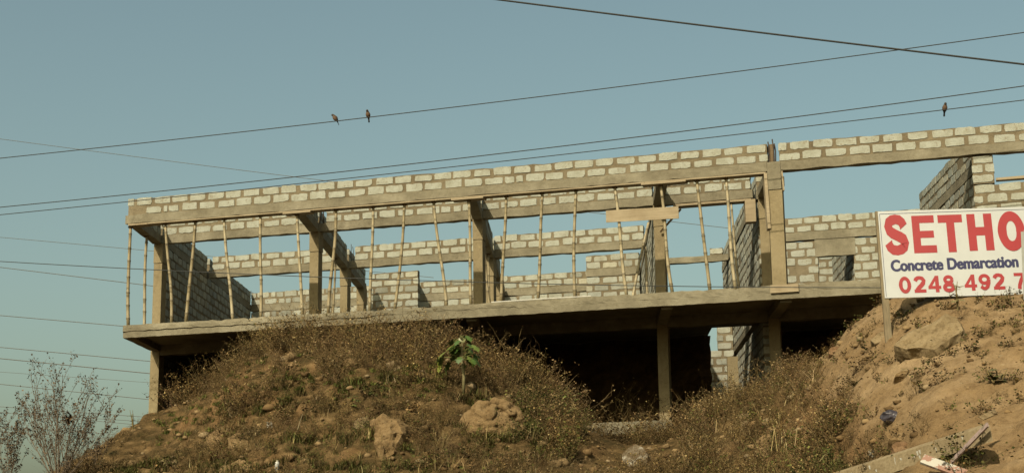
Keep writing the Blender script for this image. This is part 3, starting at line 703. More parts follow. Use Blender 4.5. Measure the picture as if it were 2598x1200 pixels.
rocks = [  # px, py, width px, height px, depth ratio, material, roll deg, label, name, lump
    (1248, 1050, 150, 125, .8, 'rock_tan', -6, 'big lumpy clay boulder of bunched knobs right of the green sapling', 'boulder', 5.5),
    (978, 1108, 92, 140, .45, 'rock_tan', 10, 'tall smooth tan clay face near the bottom below the pale flat stones', 'boulder', 0),
    (918, 1075, 38, 46, .8, 'rock_pale', 30, 'leaning pale oblong stone left of the tall tan clay face', 'rock', 0),
    (952, 893, 48, 34, .8, 'rock_red', 0, 'reddish round stone on the mound crest under the dry brush', 'rock', 0),
    (893, 918, 52, 20, 1, 'rock_tan', -6, 'low tan stone on the crest left of the reddish stone', 'rock', 0),
    (1004, 932, 36, 16, 1, 'rock_pale', 4, 'pale flat stone below the small upright stone on the mound', 'rock', 0),
    (1010, 914, 11, 20, .9, 'rock_pale', -4, 'small upright pale stone on the mound top', 'rock', 0),
    (1048, 940, 42, 16, 1, 'rock_pale', -6, 'pale flat stone furthest right of the three on the mound top', 'rock', 0),
    (1148, 950, 34, 26, .9, 'rock_tan', 10, 'tan crumbly stone left of the green sapling', 'rock', 0),
    (605, 1040, 66, 30, .9, 'rock_pale', -16, 'pale cracked stone on the grassy left part of the mound', 'rock', 0),
    (612, 1122, 66, 60, .8, 'rock_tan', -20, 'large tan stone low on the left part of the mound', 'rock', 0),
    (556, 1105, 74, 46, .8, 'rock_tan', -24, 'brown tan block of earth just left of the large tan stone', 'rock', 0),
    (600, 1190, 86, 50, .9, 'rock_tan', -10, 'tan earth lump cut by the bottom edge at left', 'rock', 0),
    (410, 1180, 90, 26, 1, 'rock_pale', -14, 'long low pale stone at the foot of the left slope', 'rock', 0),
    (1610, 1165, 70, 76, .8, 'rock_white', 0, 'stone splashed with white lime below the low concrete beam', 'rock', 3.0),
    (1752, 1160, 44, 36, .9, 'rock_tan', 6, 'tan stone behind the forked dead branch', 'rock', 0),
    (1889, 1056, 26, 20, .9, 'rock_pale', 0, 'small pale stone amid the dry brush right of the low beam', 'rock', 0),
    (1942, 1135, 50, 70, .8, 'rock_tan', 0, 'tan rounded lump in brush left of the timber', 'rock', 0),
    (2284, 1100, 78, 36, .9, 'rock_tan', -4, 'flat tan stone under the dark plastic bag', 'rock', 0),
    (2290, 1134, 54, 32, .9, 'rock_red', 0, 'rounded tan stone touching the top edge of the timber', 'rock', 0),
    (2356, 846, 176, 74, .75, 'rock_pale', -24, 'large flat slab of pale rock on the right dirt slope', 'rock', 0),
    (2428, 789, 44, 14, 1.2, 'rock_tan', -10, 'thin dark edged ledge stone above the large flat slab', 'rock', 0),
    (2240, 850, 60, 26, .9, 'rock_pale', -22, 'long pale stone at the foot of the signpost', 'rock', 0),
    (2188, 853, 32, 18, .9, 'rock_pale', 6, 'small pale stone left of the signpost on the ridge', 'rock', 0),
    (2122, 888, 40, 22, .9, 'rock_red', -10, 'reddish stone lowest on the ridge of the right slope', 'rock', 0),
    (2300, 945, 66, 14, 1, 'rock_tan', -12, 'thin tan slate lying below the large flat slab', 'rock', 0),
    (2534, 966, 22, 9, 1, 'rock_tan', 4, 'dark bottomed small stone at right on the dirt slope', 'rock', 0),
    (2296, 938, 22, 10, 1, 'rock_pale', 0, 'tiny pale stone resting on the thin tan slate', 'rock', 0),
]
OUTL = {20: [(2266, 874), (2300, 850), (2348, 822), (2398, 798), (2424, 806), (2446, 836), (2400, 866), (2372, 886), (2330, 880), (2300, 884)],
        1: [(938, 1058), (956, 1066), (972, 1050), (1002, 1060), (1012, 1074), (1020, 1100), (1008, 1126), (1000, 1150), (982, 1164), (974, 1184), (962, 1172), (958, 1140), (946, 1122), (950, 1092)],
        21: [(2400, 782), (2424, 776), (2446, 784), (2448, 791), (2420, 793), (2402, 791)], 22: [(2208, 862), (2230, 844), (2262, 836), (2270, 846), (2246, 862), (2220, 872)]}
for i, (px, py, wp, hp, dr, mt, roll, label, nm, lump) in enumerate(rocks):
    h = hit(px, py + hp*0.32)
    if h is None: continue
    dist = (h - np.array([0, 0, CZ])) @ CAM_F; k = dist/FPX
    sz = (wp*k*1.18, wp*k*dr, hp*k*1.3)
    if lump > 5:
        me = rock_shape(sz, 500+i, 0.5, lump, 4); loc = (h[0], h[1]+sz[1]*.10, h[2] + hp*k*0.06); rot = (math.radians(-14), math.radians(-roll), math.radians(10))
    else:
        rg_ = random.Random(700+i); nv = rg_.choice((7, 8, 9)); ca, sa = math.cos(math.radians(-roll)), math.sin(math.radians(-roll)); poly = OUTL.get(i)
        if poly is None:
            poly = []
            for q in range(nv):
                a_ = 6.283*(q + rg_.uniform(-.3, .3))/nv; e_ = rg_.uniform(.82, 1.1); u_ = math.copysign(abs(math.cos(a_))**.75, math.cos(a_))*wp*.5*e_; v_ = math.copysign(abs(math.sin(a_))**.75, math.sin(a_))*hp*.5*e_
                poly.append((px + u_*ca + v_*sa, py - u_*sa*-1*-1 + v_*ca))
        hc = hit(px, py + hp*.3); hc = h if hc is None else hc
        tilt = {20: .62, 1: .85}.get(i, rg_.uniform(.55, .85)); nr_ = (rg_.uniform(-.25, .25), -tilt, math.sqrt(1-tilt*tilt))
        me, loc = slab_rock(poly, (hc[0], hc[1]-.03, hc[2] + (.05*hp*k if i != 20 else .13)), nr_, .55*min(wp, hp)*k + .06, 800+i, .08 if i != 1 else .17, .08 if i not in (1, 20) else (.16 if i == 1 else .03)); rot = (0, 0, 0)
    me.materials.append(M[mt])
    o = link(bpy.data.objects.new(nm, me)); o.location = loc; o.rotation_euler = rot
    tag(o, label, 'rock', 'rocks on the mound')

# ------------------------------------------------------------------ vegetation as stuff
def lerp(a, b, t): return a + (b-a)*t
def make_clump(kind, seed):
    """returns verts, tris, colours of one plant clump of unit-ish height at the origin"""
    rg = np.random.default_rng(seed); V = []; T = []; C = []
    def stem(p, d, L, r, n, droop, col):
        pts = [p]; dd = d/np.linalg.norm(d)
        for k in range(n):
            dd = dd + rg.normal(0, .16, 3) + np.array([0, 0, -droop]); dd /= np.linalg.norm(dd); pts.append(pts[-1] + dd*L/n)
        b = len(V); side = np.cross(dd, [0.3, 0.2, 1.0]); side /= np.linalg.norm(side)+1e-9; up = np.cross(side, dd)
        for k, q in enumerate(pts):
            rr = r*(1-.75*k/n)
            for a in (0, 2.094, 4.189): V.append(q + (side*math.cos(a)+up*math.sin(a))*rr); C.append(col)
        for k in range(n):
            for a in range(3):
                i0 = b+3*k+a; i1 = b+3*k+(a+1) % 3; T.append((i0, i1, i1+3)); T.append((i0, i1+3, i0+3))
        return pts, dd
    def leaf(p, size, col, ang=None, wide=.45):
        d = rg.normal(0, 1, 3); d[2] *= .7; d /= np.linalg.norm(d); s = np.cross(d, rg.normal(0, 1, 3)); s /= np.linalg.norm(s)+1e-9
        b = len(V); nrm = np.cross(d, s)*size*.16
        V.extend([p, p+d*size*.5+s*size*wide+nrm, p+d*size, p+d*size*.5-s*size*wide+nrm]); C.extend([col]*4)
        T.extend([(b, b+1, b+2), (b, b+2, b+3)])
    brown = [np.array(c) for c in ((.085, .054, .022), (.13, .082, .034), (.19, .125, .055), (.06, .042, .018), (.27, .20, .10))]
    green = [np.array(c) for c in ((.052, .06, .015), (.075, .08, .021), (.105, .10, .03), (.038, .042, .012))]
    if kind == 'brush':
        for k in range(9):
            a = rg.uniform(0, 6.28); sp = rg.uniform(.1, .75)
            pts, dd = stem(np.array([math.cos(a), math.sin(a), 0])*rg.uniform(0, .16), np.array([math.cos(a)*sp, math.sin(a)*sp, 1.0]), rg.uniform(.6, 1.05), .0075, 4, .04, brown[rg.integers(0, 5)]*rg.uniform(.7, 1.1))
            for q in range(4):
                p = pts[rg.integers(1, 5)]; a2 = rg.uniform(0, 6.28)
                pp, d2 = stem(p, np.array([math.cos(a2), math.sin(a2), .7]), rg.uniform(.14, .34), .0042, 2, .0, brown[rg.integers(0, 5)]*rg.uniform(.8, 1.2))
                for z in range(5): leaf(pp[rg.integers(0, 3)] + rg.normal(0, .02, 3), rg.uniform(.022, .05), brown[rg.integers(0, 5)]*rg.uniform(.7, 1.25))
            for z in range(7): leaf(pts[rg.integers(1, 5)] + rg.normal(0, .035, 3), rg.uniform(.025, .055), (brown if rg.random() < .86 else green)[rg.integers(0, 4)]*rg.uniform(.7, 1.2))
    elif kind == 'twig':
        for k in range(5):
            a = rg.uniform(0, 6.28); sp = rg.uniform(.1, .6); c = np.array((.16, .11, .052))*rg.uniform(.6, 1.2)
            pts, dd = stem(np.array([math.cos(a), math.sin(a), 0])*.05, np.array([math.cos(a)*sp, math.sin(a)*sp, 1.0]), rg.uniform(.8, 1.3), .008, 5, .0, c)
            for q in range(4):
                p = pts[rg.integers(2, 6)]; a2 = rg.uniform(0, 6.28)
                pp, d2 = stem(p, np.array([math.cos(a2), math.sin(a2), 1.1]), rg.uniform(.2, .4), .0045, 3, .0, c)
                for z in range(2): leaf(pp[-1] + rg.normal(0, .02, 3), rg.uniform(.02, .04), brown[rg.integers(0, 5)]*1.2)
    elif kind == 'straw':
        for k in range(16):
            a = rg.uniform(0, 6.28); p = np.array([rg.normal(0, .3), rg.normal(0, .3), 0]); L = rg.uniform(.3, 1.15); sp = rg.uniform(.1, 1.1)
            col = np.array(((.26, .20, .10), (.33, .26, .14), (.19, .14, .065), (.14, .12, .045))[rg.integers(0, 4)])*rg.uniform(.8, 1.2)
            d = np.array([math.cos(a)*sp, math.sin(a)*sp, 1]); d /= np.linalg.norm(d); s = np.array([-math.sin(a), math.cos(a), 0])*.009
            m_ = p + d*L*.6; e = p + d*L*.95 + np.array([math.cos(a), math.sin(a), -.5])*L*.18; b = len(V)
            V.extend([p-s, p+s, m_+s*.8, m_-s*.8, e]); C.extend([col]*5); T.extend([(b, b+1, b+2), (b, b+2, b+3), (b+3, b+2, b+4)])
    elif kind == 'grass':
        for k in range(46):
            a = rg.uniform(0, 6.28); p = np.array([rg.normal(0, .17), rg.normal(0, .17), 0]); L = rg.uniform(.35, 1.0); sp = rg.uniform(.2, 1.0)
            col = (green if rg.random() < .62 else brown)[rg.integers(0, 4)]*rg.uniform(.8, 1.35)
            d = np.array([math.cos(a)*sp, math.sin(a)*sp, 1]); d /= np.linalg.norm(d); s = np.array([-math.sin(a), math.cos(a), 0])*.017
            m_ = p + d*L*.55; e = p + d*L*.95 + np.array([math.cos(a), math.sin(a), -.55])*L*.22; b = len(V)
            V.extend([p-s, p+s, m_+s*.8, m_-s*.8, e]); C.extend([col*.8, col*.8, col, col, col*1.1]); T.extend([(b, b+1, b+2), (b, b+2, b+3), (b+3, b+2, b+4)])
    elif kind == 'green':
        for k in range(60):
            a = rg.uniform(0, 6.28); p = np.array([rg.normal(0, .28), rg.normal(0, .28), 0]); L = rg.uniform(.3, 1.0); sp = rg.uniform(.2, 1.2)
            col = np.array(((.075, .10, .02), (.10, .12, .028), (.14, .14, .04), (.055, .07, .016))[rg.integers(0, 4)])*rg.uniform(.8, 1.3)
            d = np.array([math.cos(a)*sp, math.sin(a)*sp, 1]); d /= np.linalg.norm(d); s = np.array([-math.sin(a), math.cos(a), 0])*.022
            m_ = p + d*L*.55; e = p + d*L*.9 + np.array([math.cos(a), math.sin(a), -.55])*L*.25; b = len(V)
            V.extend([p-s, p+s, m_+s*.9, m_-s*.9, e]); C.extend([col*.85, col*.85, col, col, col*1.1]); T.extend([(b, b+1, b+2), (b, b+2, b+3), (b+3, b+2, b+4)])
    elif kind == 'weed':
        for k in range(7):
            a = rg.uniform(0, 6.28); sp = rg.uniform(.4, 1.6); mix = green if rg.random() < .4 else brown
            pts, dd = stem(np.zeros(3), np.array([math.cos(a)*sp, math.sin(a)*sp, 1.0]), rg.uniform(.5, 1.0), .014, 3, .05, brown[rg.integers(0, 4)]*.8)
            for z in range(11): leaf(pts[rg.integers(1, 4)] + rg.normal(0, .07, 3), rg.uniform(.07, .16), mix[rg.integers(0, 4)]*rg.uniform(.6, 1.2))
    elif kind == 'leafy':
        for k in range(9):
            a = rg.uniform(0, 6.28); sp = rg.uniform(.2, 1.0)
            pts, dd = stem(np.array([rg.normal(0, .1), rg.normal(0, .1), 0]), np.array([math.cos(a)*sp, math.sin(a)*sp, 1.0]), rg.uniform(.5, 1.0), .008, 4, .03, np.array((.09, .085, .03)))
            for z in range(16): leaf(pts[rg.integers(1, 5)] + rg.normal(0, .06, 3), rg.uniform(.035, .08), (green if rg.random() < .75 else brown)[rg.integers(0, 4)]*rg.uniform(.8, 1.6))
    return np.array(V), np.array(T), np.clip(np.array(C), 0, 1)
CL = {k: [make_clump(k, 900+i*13+j) for i in range(6)] for j, k in enumerate(('brush', 'twig', 'grass', 'weed', 'leafy', 'straw', 'green'))}
M['plants'] = attr_mat('dry_plants', 0.85, 0.1)
def scatter(name, spots, label, cat):
    """spots: list of (kind, x, y, z, height)"""
    VV = []; TT = []; CC = []; k = 0
    for kind, x, y, z, h in spots:
        v, t, c = CL[kind][RNG.integers(0, 6)]
        a = RNG.uniform(0, 6.28); ca, sa = math.cos(a), math.sin(a); wx = h*RNG.uniform(.9, 1.3)
        q = np.stack([(v[:, 0]*ca-v[:, 1]*sa)*wx + x, (v[:, 0]*sa+v[:, 1]*ca)*wx + y, v[:, 2]*h + z], 1)
        VV.append(q); TT.append(t+k); CC.append(np.clip(c*RNG.uniform(.55, 1.35)*np.array([1, RNG.uniform(.94, 1.06), RNG.uniform(.85, 1.1)]), 0, 1)); k += len(v)
    me = np_mesh(name, np.concatenate(VV), np.concatenate(TT), M['plants'], np.concatenate(CC))
    return tag(link(bpy.data.objects.new(name, me)), label, cat, None, 'stuff')
# candidates over the whole mound, kept by how overgrown the photo shows that part
NC = 34500
cx_ = RNG.uniform(-22.5, 8.5, NC); cy_ = RNG.uniform(14.5, 35.5, NC); ch_ = base_h(cx_, cy_)
cpx, cpy = project(np.stack([cx_, cy_, ch_], 1))
bmask = soil_mask(cpx, cpy)
inside = (O[1] + 0.2 < cy_)
tall_, low_, grass_, weeds_ = [], [], [], []
for x, y, h, px, py, bm_, ins in zip(cx_, cy_, ch_, cpx, cpy, bmask, inside):
    if not (-200 < px < 3600 and py < 1330) or h < 1.5: continue
    if px > 2085 and py > 1270 - (px-2085)*.42: continue
    z = h + rough_h(x, y, h) - .02
    u = RNG.random(); patch = noise.noise(Vector((x*.55, y*.55, 3.0))); patch2 = noise.noise(Vector((x*1.3, y*1.3, 9.0)))
    tl = 1.0 if px > 640 else (.30 + .7*max(0, (px-480)/160))
    if ins:
        if 425 < px < 1480 and y < O[1] + 2.0 and u < .30: tall_.append(('brush' if RNG.random() < .8 else 'twig', x, y, z, min(RNG.uniform(.5, 1.1)*max(tl, .8), max(.25, 6.75-z))))
        elif px >= 1480 and y < O[1] + 1.8 and u < .22: tall_.append(('brush', x, y, z, RNG.uniform(.3, .75)))
        continue
    if bm_ > .6:
        if u < .20 + .34*max(0, patch2): weeds_.append(('weed' if RNG.random() < .8 else 'brush', x, y, z, RNG.uniform(.07, .25)))
        continue
    crest = y > 28.8 and px < 1450
    centre = px > 1400
    if 1440 < px < 1740 and 1085 < py < 1215: 
        if u < .30 and py > 1125: low_.append(('weed' if RNG.random() < .5 else 'brush', x, y, z, RNG.uniform(.06, .16)))
        continue
    if u > .95 and not crest: low_.append(('straw', x, y, z, RNG.uniform(.25, .55)))
    if crest and u < .16 + .42*max(0, patch2+.35): tall_.append(('brush' if RNG.random() < .82 else 'twig', x, y, z, min(RNG.uniform(.3, .8)*(1+.5*patch2)*tl, max(.2, 7.0-z))))
    elif centre and u < .30 + .45*max(0, patch+.25): (tall_ if RNG.random() < .7 else low_).append((('brush' if RNG.random() < .86 else ('twig' if RNG.random() < .5 else 'leafy')), x, y, z, RNG.uniform(.28, .62)*(1 + .7*patch)*(1 - .5*bm_)*(1 if px < 1820 else .8)))
    elif not crest and not centre:
        gr = patch + (0.5 if px < 780 and py < 1090 else 0) + (.3 if 860 < px < 1120 and 930 < py < 1010 else 0) + (.2 if 1250 < px < 1500 else 0)
        if gr > -.02 and u < .8: grass_.append(('grass' if RNG.random() < .6 else 'leafy', x, y, z, RNG.uniform(.13, .34)))
        elif u < .72 and patch2 > -.4: low_.append((('brush' if RNG.random() < .65 else ('weed' if RNG.random() < .6 else 'straw')), x, y, z, RNG.uniform(.16, .42)))
for px, py, n_ in [(1630, 1075, 5), (1600, 1085, 4), (1740, 1065, 5), (1850, 1040, 6), (1920, 1010, 5), (1960, 990, 4), (1080, 905, 4), (900, 885, 4)]:
    for k in range(n_):
        h = hit(px + RNG.normal(0, 25), py + RNG.normal(0, 6))
        if h is not None: tall_.append(('twig', h[0], h[1], ground_z(h[0], h[1])-.02, RNG.uniform(.55, 1.0)))
for k in range(70):
    s_, t_ = (RNG.uniform(8.7, 12.55), RNG.uniform(2.42, 3.3)) if k < 48 else (RNG.uniform(12.95, 15.0), RNG.uniform(.9, 2.3))
    q = W(s_, t_, 0); tall_.append(('brush' if RNG.random() < .75 else 'twig', q[0], q[1], ground_z(q[0], q[1])-.03, RNG.uniform(.45, 1.15)*(1.25 if s_ < 10 else 1)))
for k in range(64):
    s_, t_ = (RNG.uniform(8.9, 10.8), RNG.uniform(.6, 2.0)) if k < 46 else (RNG.uniform(12.0, 12.6), RNG.uniform(1.3, 2.05))
    q = W(s_, t_, 0); zg = ground_z(q[0], q[1])-.03
    tall_.append(('brush' if RNG.random() < .7 else 'twig', q[0], q[1], zg, min(RNG.uniform(.5, 1.2)*(1 if k < 46 else .75), 6.3-zg)))
for k in range(75):
    h = hit(RNG.normal(1400, 60), RNG.normal(1020, 50))
    if h is not None: grass_.append(('leafy', h[0], h[1], ground_z(h[0], h[1])-.02, RNG.uniform(.25, .6)))
for k in range(330):
    px = RNG.uniform(395, 800) if k < 210 else RNG.uniform(820, 1130); py = (1085 - (px-395)*.36 + RNG.normal(10, 34)) if k < 210 else RNG.normal(975, 22)
    h = hit(px, py)
    if h is not None and h[1] < 32.5: grass_.append(('green', h[0], h[1], ground_z(h[0], h[1])-.03, RNG.uniform(.09, .2)))
for px, py, r_, n_ in [(1440, 1040, 60, 26), (2070, 1190, 45, 14), (1300, 1110, 40, 10), (2440, 1205, 25, 4)]:
    for k in range(n_):
        h = hit(px + RNG.normal(0, r_), min(1225, py + RNG.normal(0, r_*.5)))
        if h is not None: grass_.append(('leafy', h[0], h[1], ground_z(h[0], h[1])-.02, RNG.uniform(.25, .55)))
scatter('dry_brush', tall_, 'tangled dry brown brush over the mound crest and centre', 'brush')
scatter('low_dry_scrub', low_, 'low dry brown scrub covering the mound slope', 'scrub')
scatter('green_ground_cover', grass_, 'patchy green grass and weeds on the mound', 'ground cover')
scatter('small_weeds', weeds_, 'small dark weeds dotting the bare right dirt slope', 'weeds')
# clods and gravel
def clods():
    rg = np.random.default_rng(5); ico = bmesh.new(); bmesh.ops.create_icosphere(ico, subdivisions=1, radius=.5)
    bv = np.array([v.co[:] for v in ico.verts]); bt = np.array([[v.index for v in f.verts] for f in ico.faces]); ico.free()
    VV = []; TT = []; CC = []; k = 0
    n = 8600; x = rg.uniform(-21.5, 8, n); y = rg.uniform(14.8, 33, n); h = base_h(x, y)
    px, py = project(np.stack([x, y, h], 1))
    for a, b, c, p, q in zip(x, y, h, px, py):
        if not (-50 < p < 3600 and q < 1260) or c < 1.5: continue
        s = min(.30 if p < 1950 else .13, .036*math.exp(rg.normal(0, .75)) * (1.45 if p < 1950 else 1.25)); R3 = rg.normal(0, 1, (3, 3)); Q, _ = np.linalg.qr(R3)
        v = np.clip(bv*(1+rg.normal(0, .2, (len(bv), 1))), -.36, .36) @ Q * s * np.array([1.2, 1.0, .75])
        VV.append(v + np.array([a, b, c + rough_h(a, b, c) + s*.08])); TT.append(bt+k); k += len(bv)
        col = np.array([(.17, .11, .05), (.21, .145, .072), (.12, .076, .034), (.235, .175, .10)][rg.integers(0, 4)])*rg.uniform(.75, 1.15)
        CC.append(np.repeat(col[None], len(bv), 0))
    me = np_mesh('clods', np.concatenate(VV), np.concatenate(TT), M['plants'], np.concatenate(CC))
    tag(link(bpy.data.objects.new('earth_clods', me)), 'loose earth clods and gravel strewn over the mound', 'clods', None, 'stuff')
clods()
# ------------------------------------------------------------------ green sapling
def tri_leaf(mb, p, d, nrm, L, lobes, col):
    """one lobed leaf lying along d"""
    d = d.normalized(); s = d.cross(nrm).normalized(); n2 = s.cross(d)
    pts = [p]
    prof = [(.12, .28), (.30, .20), (.42, .50), (.52, .22), (.72, .34), (.80, .14), (1.0, 0)] if lobes else [(.2, .2), (.5, .3), (.8, .18), (1.0, 0)]
    left = [p + d*L*a + s*L*b - n2*L*.18*a*a for a, b in prof]; right = [p + d*L*a - s*L*b - n2*L*.18*a*a for a, b in prof[:-1]]
    ring = [p] + left + right[::-1]; c = p + d*L*.45 - n2*L*.0
    mb.add([c] + ring, [(0, i+1, (i+1) % len(ring)+1) for i in range(len(ring))], col)
h = hit(1176, 1010); g0 = Vector((h[0], h[1], ground_z(h[0], h[1])-.05)); top = Vector(on_y(1172, 868, h[1]))
sap = empty('sapling', g0); tag(sap, 'young green leaved sapling with thin pale stem on the mound', 'sapling')
MB().tube([g0, g0.lerp(top, .35)+Vector((.02, 0, 0)), g0.lerp(top, .7)+Vector((-.01, 0, 0)), top], [.035, .032, .028, .016], 7).build('stem', plain('sapling_stem', (.15, .13, .058), .8), sap, True)
M['leaf'] = attr_mat('green_leaf', 0.5, 0.35)
rg = random.Random(11); lv = MB(); pt = MB()
for k in range(44):
    a = rg.uniform(0, 6.28); z = rg.uniform(-.36, .04); b0 = top + Vector((0, 0, z))
    out = Vector((math.cos(a), math.sin(a), rg.uniform(-.1, .7))).normalized(); Lp = rg.uniform(.10, .30)*(1.2 if z < -.15 else .8)
    e = b0 + out*Lp; pt.tube([b0, e], .005, 4)
    dl = (out + Vector((0, 0, -1.0))).normalized()
    c = rg.choice([(.045, .085, .015), (.06, .105, .018), (.034, .068, .012), (.11, .15, .028)])
    tri_leaf(lv, e, dl, Vector((out.x, out.y, 1.1)), rg.uniform(.15, .25), True, c)
side = Vector(on_y(1120, 905, h[1]))
pt.tube([top+Vector((0, 0, -.3)), side+Vector((.15, 0, -.02)), side], .007, 4)
for k in range(7):
    a = rg.uniform(0, 6.28); out = Vector((math.cos(a)*.4, math.sin(a)*.4, -1)).normalized()
    tri_leaf(lv, side + Vector((rg.uniform(-.06, .06), rg.uniform(-.05, .05), rg.uniform(-.22, .08))), out, Vector((math.cos(a), math.sin(a), .5)), rg.uniform(.15, .24), True, rg.choice([(.10, .13, .02), (.15, .17, .025), (.055, .09, .016)]))
for k in range(4):
    tri_leaf(lv, top + Vector((rg.uniform(-.03, .03), 0, rg.uniform(-.02, .06))), Vector((rg.uniform(-1, 1), rg.uniform(-1, 1), .8)), Vector((0, -1, .6)), .12, False, (.19, .19, .085))
lv.build('leaves', M['leaf'], sap); pt.build('leaf_stalks', plain('stalk', (.16, .17, .05), .7), sap)
# slim second plant just right of the outcrop
def slim_plant(px, py, hp, label, seed, n=26, spread=.22, cols=None, name='weed_plant'):
    h = hit(px, py); g = Vector((h[0], h[1], ground_z(h[0], h[1])-.03)); k = ((h-np.array([0, 0, CZ])) @ CAM_F)/FPX; H_ = hp*k
    rg = random.Random(seed); root = empty(name, g); tag(root, label, 'plant'); sm = MB(); lf = MB()
    for j in range(4):
        a = rg.uniform(0, 6.28); e = g + Vector((math.cos(a)*spread*rg.random()*H_, math.sin(a)*spread*rg.random()*H_, H_*rg.uniform(.75, 1)))
        mid = g.lerp(e, .5) + Vector((rg.uniform(-.03, .03), 0, 0)); sm.tube([g, mid, e], [.012, .009, .004], 5)
        for q in range(n//4):
            u = rg.uniform(.25, 1); p = g.lerp(e, u); a2 = rg.uniform(0, 6.28)
            tri_leaf(lf, p, Vector((math.cos(a2), math.sin(a2), rg.uniform(-.4, .5))), Vector((0, -.3, 1)), rg.uniform(.07, .14), False, rg.choice(cols or [(.10, .13, .03), (.14, .16, .04), (.07, .09, .02)]))
    sm.build('stem', plain('weed_stem', (.17, .13, .05), .8), root); lf.build('leaves', M['leaf'], root)
slim_plant(1435, 1105, 125, 'tall pale green weed left of the low concrete beam', 21, 48, .5)
slim_plant(2432, 812, 75, 'thin weed standing in front of the signboard', 22, 12, .35, [(.16, .15, .06), (.10, .08, .03)])
slim_plant(2530, 985, 55, 'small dark leafed weed alone on the right dirt slope', 23, 30, .6, [(.07, .08, .02), (.1, .07, .03)])
slim_plant(900, 1060-0, 40, 'low green weed beside the leaning oblong stone', 24, 24, .6)
slim_plant(337, 1092, 62, 'thin sprig standing against the sky left of the corner column', 25, 14, .3, [(.07, .08, .03), (.1, .08, .04)])
# forked dead branch
h = hit(1742, 1195); g = Vector((h[0], h[1], h[2])); tw = MB()
def PX(px, py, dy=0): return Vector(on_y(px, py, h[1]+dy))
tw.tube([PX(1736, 1204), PX(1750, 1165, -.05), PX(1757, 1140, -.1), PX(1755, 1118, -.1)], [.018, .015, .012, .005], 6)
tw.tube([PX(1748, 1168, -.05), PX(1772, 1145, -.1), PX(1791, 1122, -.1)], [.013, .01, .005], 6)
tw.tube([PX(1757, 1141, -.1), PX(1748, 1128, -.1), PX(1749, 1116, -.1)], [.01, .007, .004], 6)
tag(tw.build('dead_branch', plain('dead_wood', (.22, .16, .085), .85)), 'forked pale dead branch sticking up near the bottom centre', 'branch')
h = hit(765, 1110)
tw = MB(); tw.tube([PX(755, 1090), PX(762, 1066, -.05), PX(768, 1050, -.1)], [.012, .010, .006], 5)
tag(tw.build('dead_stick', plain('dead_wood2', (.28, .225, .135), .85)), 'short pale stick standing on the left of the mound', 'stick')

# ------------------------------------------------------------------ bare shrub at far left
def shrub(px, py, Y, Hm, seed, label, n_main, lean, leaves=1.0, name='bare_shrub', nest=None):
    base = Vector(on_y(px, py, Y)); base.z = ground_z(base.x, base.y) - .1 if False else base.z
    root = empty(name, base); tag(root, label, 'shrub'); rg = random.Random(seed); wood = MB(); LV = []; LT = []; LC = []
    def leaf(p, s):
        d = Vector((rg.gauss(0, 1), rg.gauss(0, 1), rg.gauss(0, .8))).normalized(); q = d.cross(Vector((rg.gauss(0, 1), rg.gauss(0, 1), rg.gauss(0, 1)))).normalized()
        b = len(LV); c = rg.choice([(.075, .052, .030), (.105, .074, .044), (.058, .042, .026), (.13, .095, .058)])
        LV.extend([p, p+d*s*.5+q*s*.42, p+d*s, p+d*s*.5-q*s*.42]); LT.extend([(b, b+1, b+2), (b, b+2, b+3)]); LC.extend([c]*4)
    def grow(p, d, L, r, depth):
        n = 5 if depth < 2 else 3; pts = [p]; dd = d.normalized()
        for k in range(n):
            dd = (dd + Vector((rg.gauss(0, .09), rg.gauss(0, .09), rg.gauss(0, .05) + .05))).normalized(); pts.append(pts[-1] + dd*L/n)
        wood.tube(pts, [r*(1-.62*k/n) for k in range(n+1)], 5 if depth < 2 else 3, False)
        if depth == 3:
            for k in range(int(2*leaves + rg.random())): leaf(pts[rg.randrange(1, n+1)] + Vector((rg.gauss(0, .012), rg.gauss(0, .012), 0)), rg.uniform(.02, .036))
            return
        m = (8, 5, 4)[depth]
        for k in range(m):
            i = rg.randrange(1, n+1); u = rg.random(); q = pts[i-1].lerp(pts[i], u); a = rg.uniform(0, 6.28)
            sidev = Vector((math.cos(a), math.sin(a), 0)); ax = (pts[i]-pts[i-1]).normalized()
            nd = (ax*rg.uniform(.7, 1.2) + sidev*rg.uniform(.35, .8) + Vector((0, 0, .25))).normalized()
            grow(q, nd, L*rg.uniform(.28, .5)*(1.15 - .4*i/n), r*.42, depth+1)
        if depth == 2: leaf(pts[-1], .05)
    for k in range(n_main):
        a = rg.uniform(0, 6.28); f = (k+.5)/n_main*2-1
        grow(base + Vector((rg.uniform(-.12, .12), rg.uniform(-.1, .1), 0)), Vector((f*lean + rg.gauss(0, .06), rg.gauss(0, .22), 1.0)), Hm*(1.0 - .26*abs(f))*rg.uniform(.88, 1.05), .016*Hm/3, 0)
    wood.build('branches', plain('shrub_bark', (.125, .095, .064), .9), root)
    o = np_mesh('leaves', np.array([v[:] for v in LV]), np.array(LT), M['plants'], np.array(LC)); ob = link(bpy.data.objects.new('leaves', o), root)
    if nest:
        c = Vector(on_y(*nest, Y)); nb = MB(); rg2 = random.Random(4)
        for k in range(60):
            p = c + Vector((rg2.gauss(0, .05), rg2.gauss(0, .05), rg2.gauss(0, .08))); d = Vector((rg2.gauss(0, 1), rg2.gauss(0, 1), rg2.gauss(0, 1))).normalized()*.07
            q = d.cross(Vector((0, 0, 1))).normalized()*.03; nb.add([p-d, p+q, p+d, p-q], [(0, 1, 2), (0, 2, 3)])
        nb.build('dead_leaf_cluster', plain('dead_leaves', (.10, .06, .025), .9), root)
    return root
shrub(152, 1225, 27.5, 2.28, 31, 'tall bare shrub with tiny dry leaves against the sky at far left', 15, .95, .75, nest=(172, 1068))
shrub(30, 1230, 28.5, 1.5, 32, 'lower bare shrub cut off by the left edge of the picture', 6, .6, 1.0)
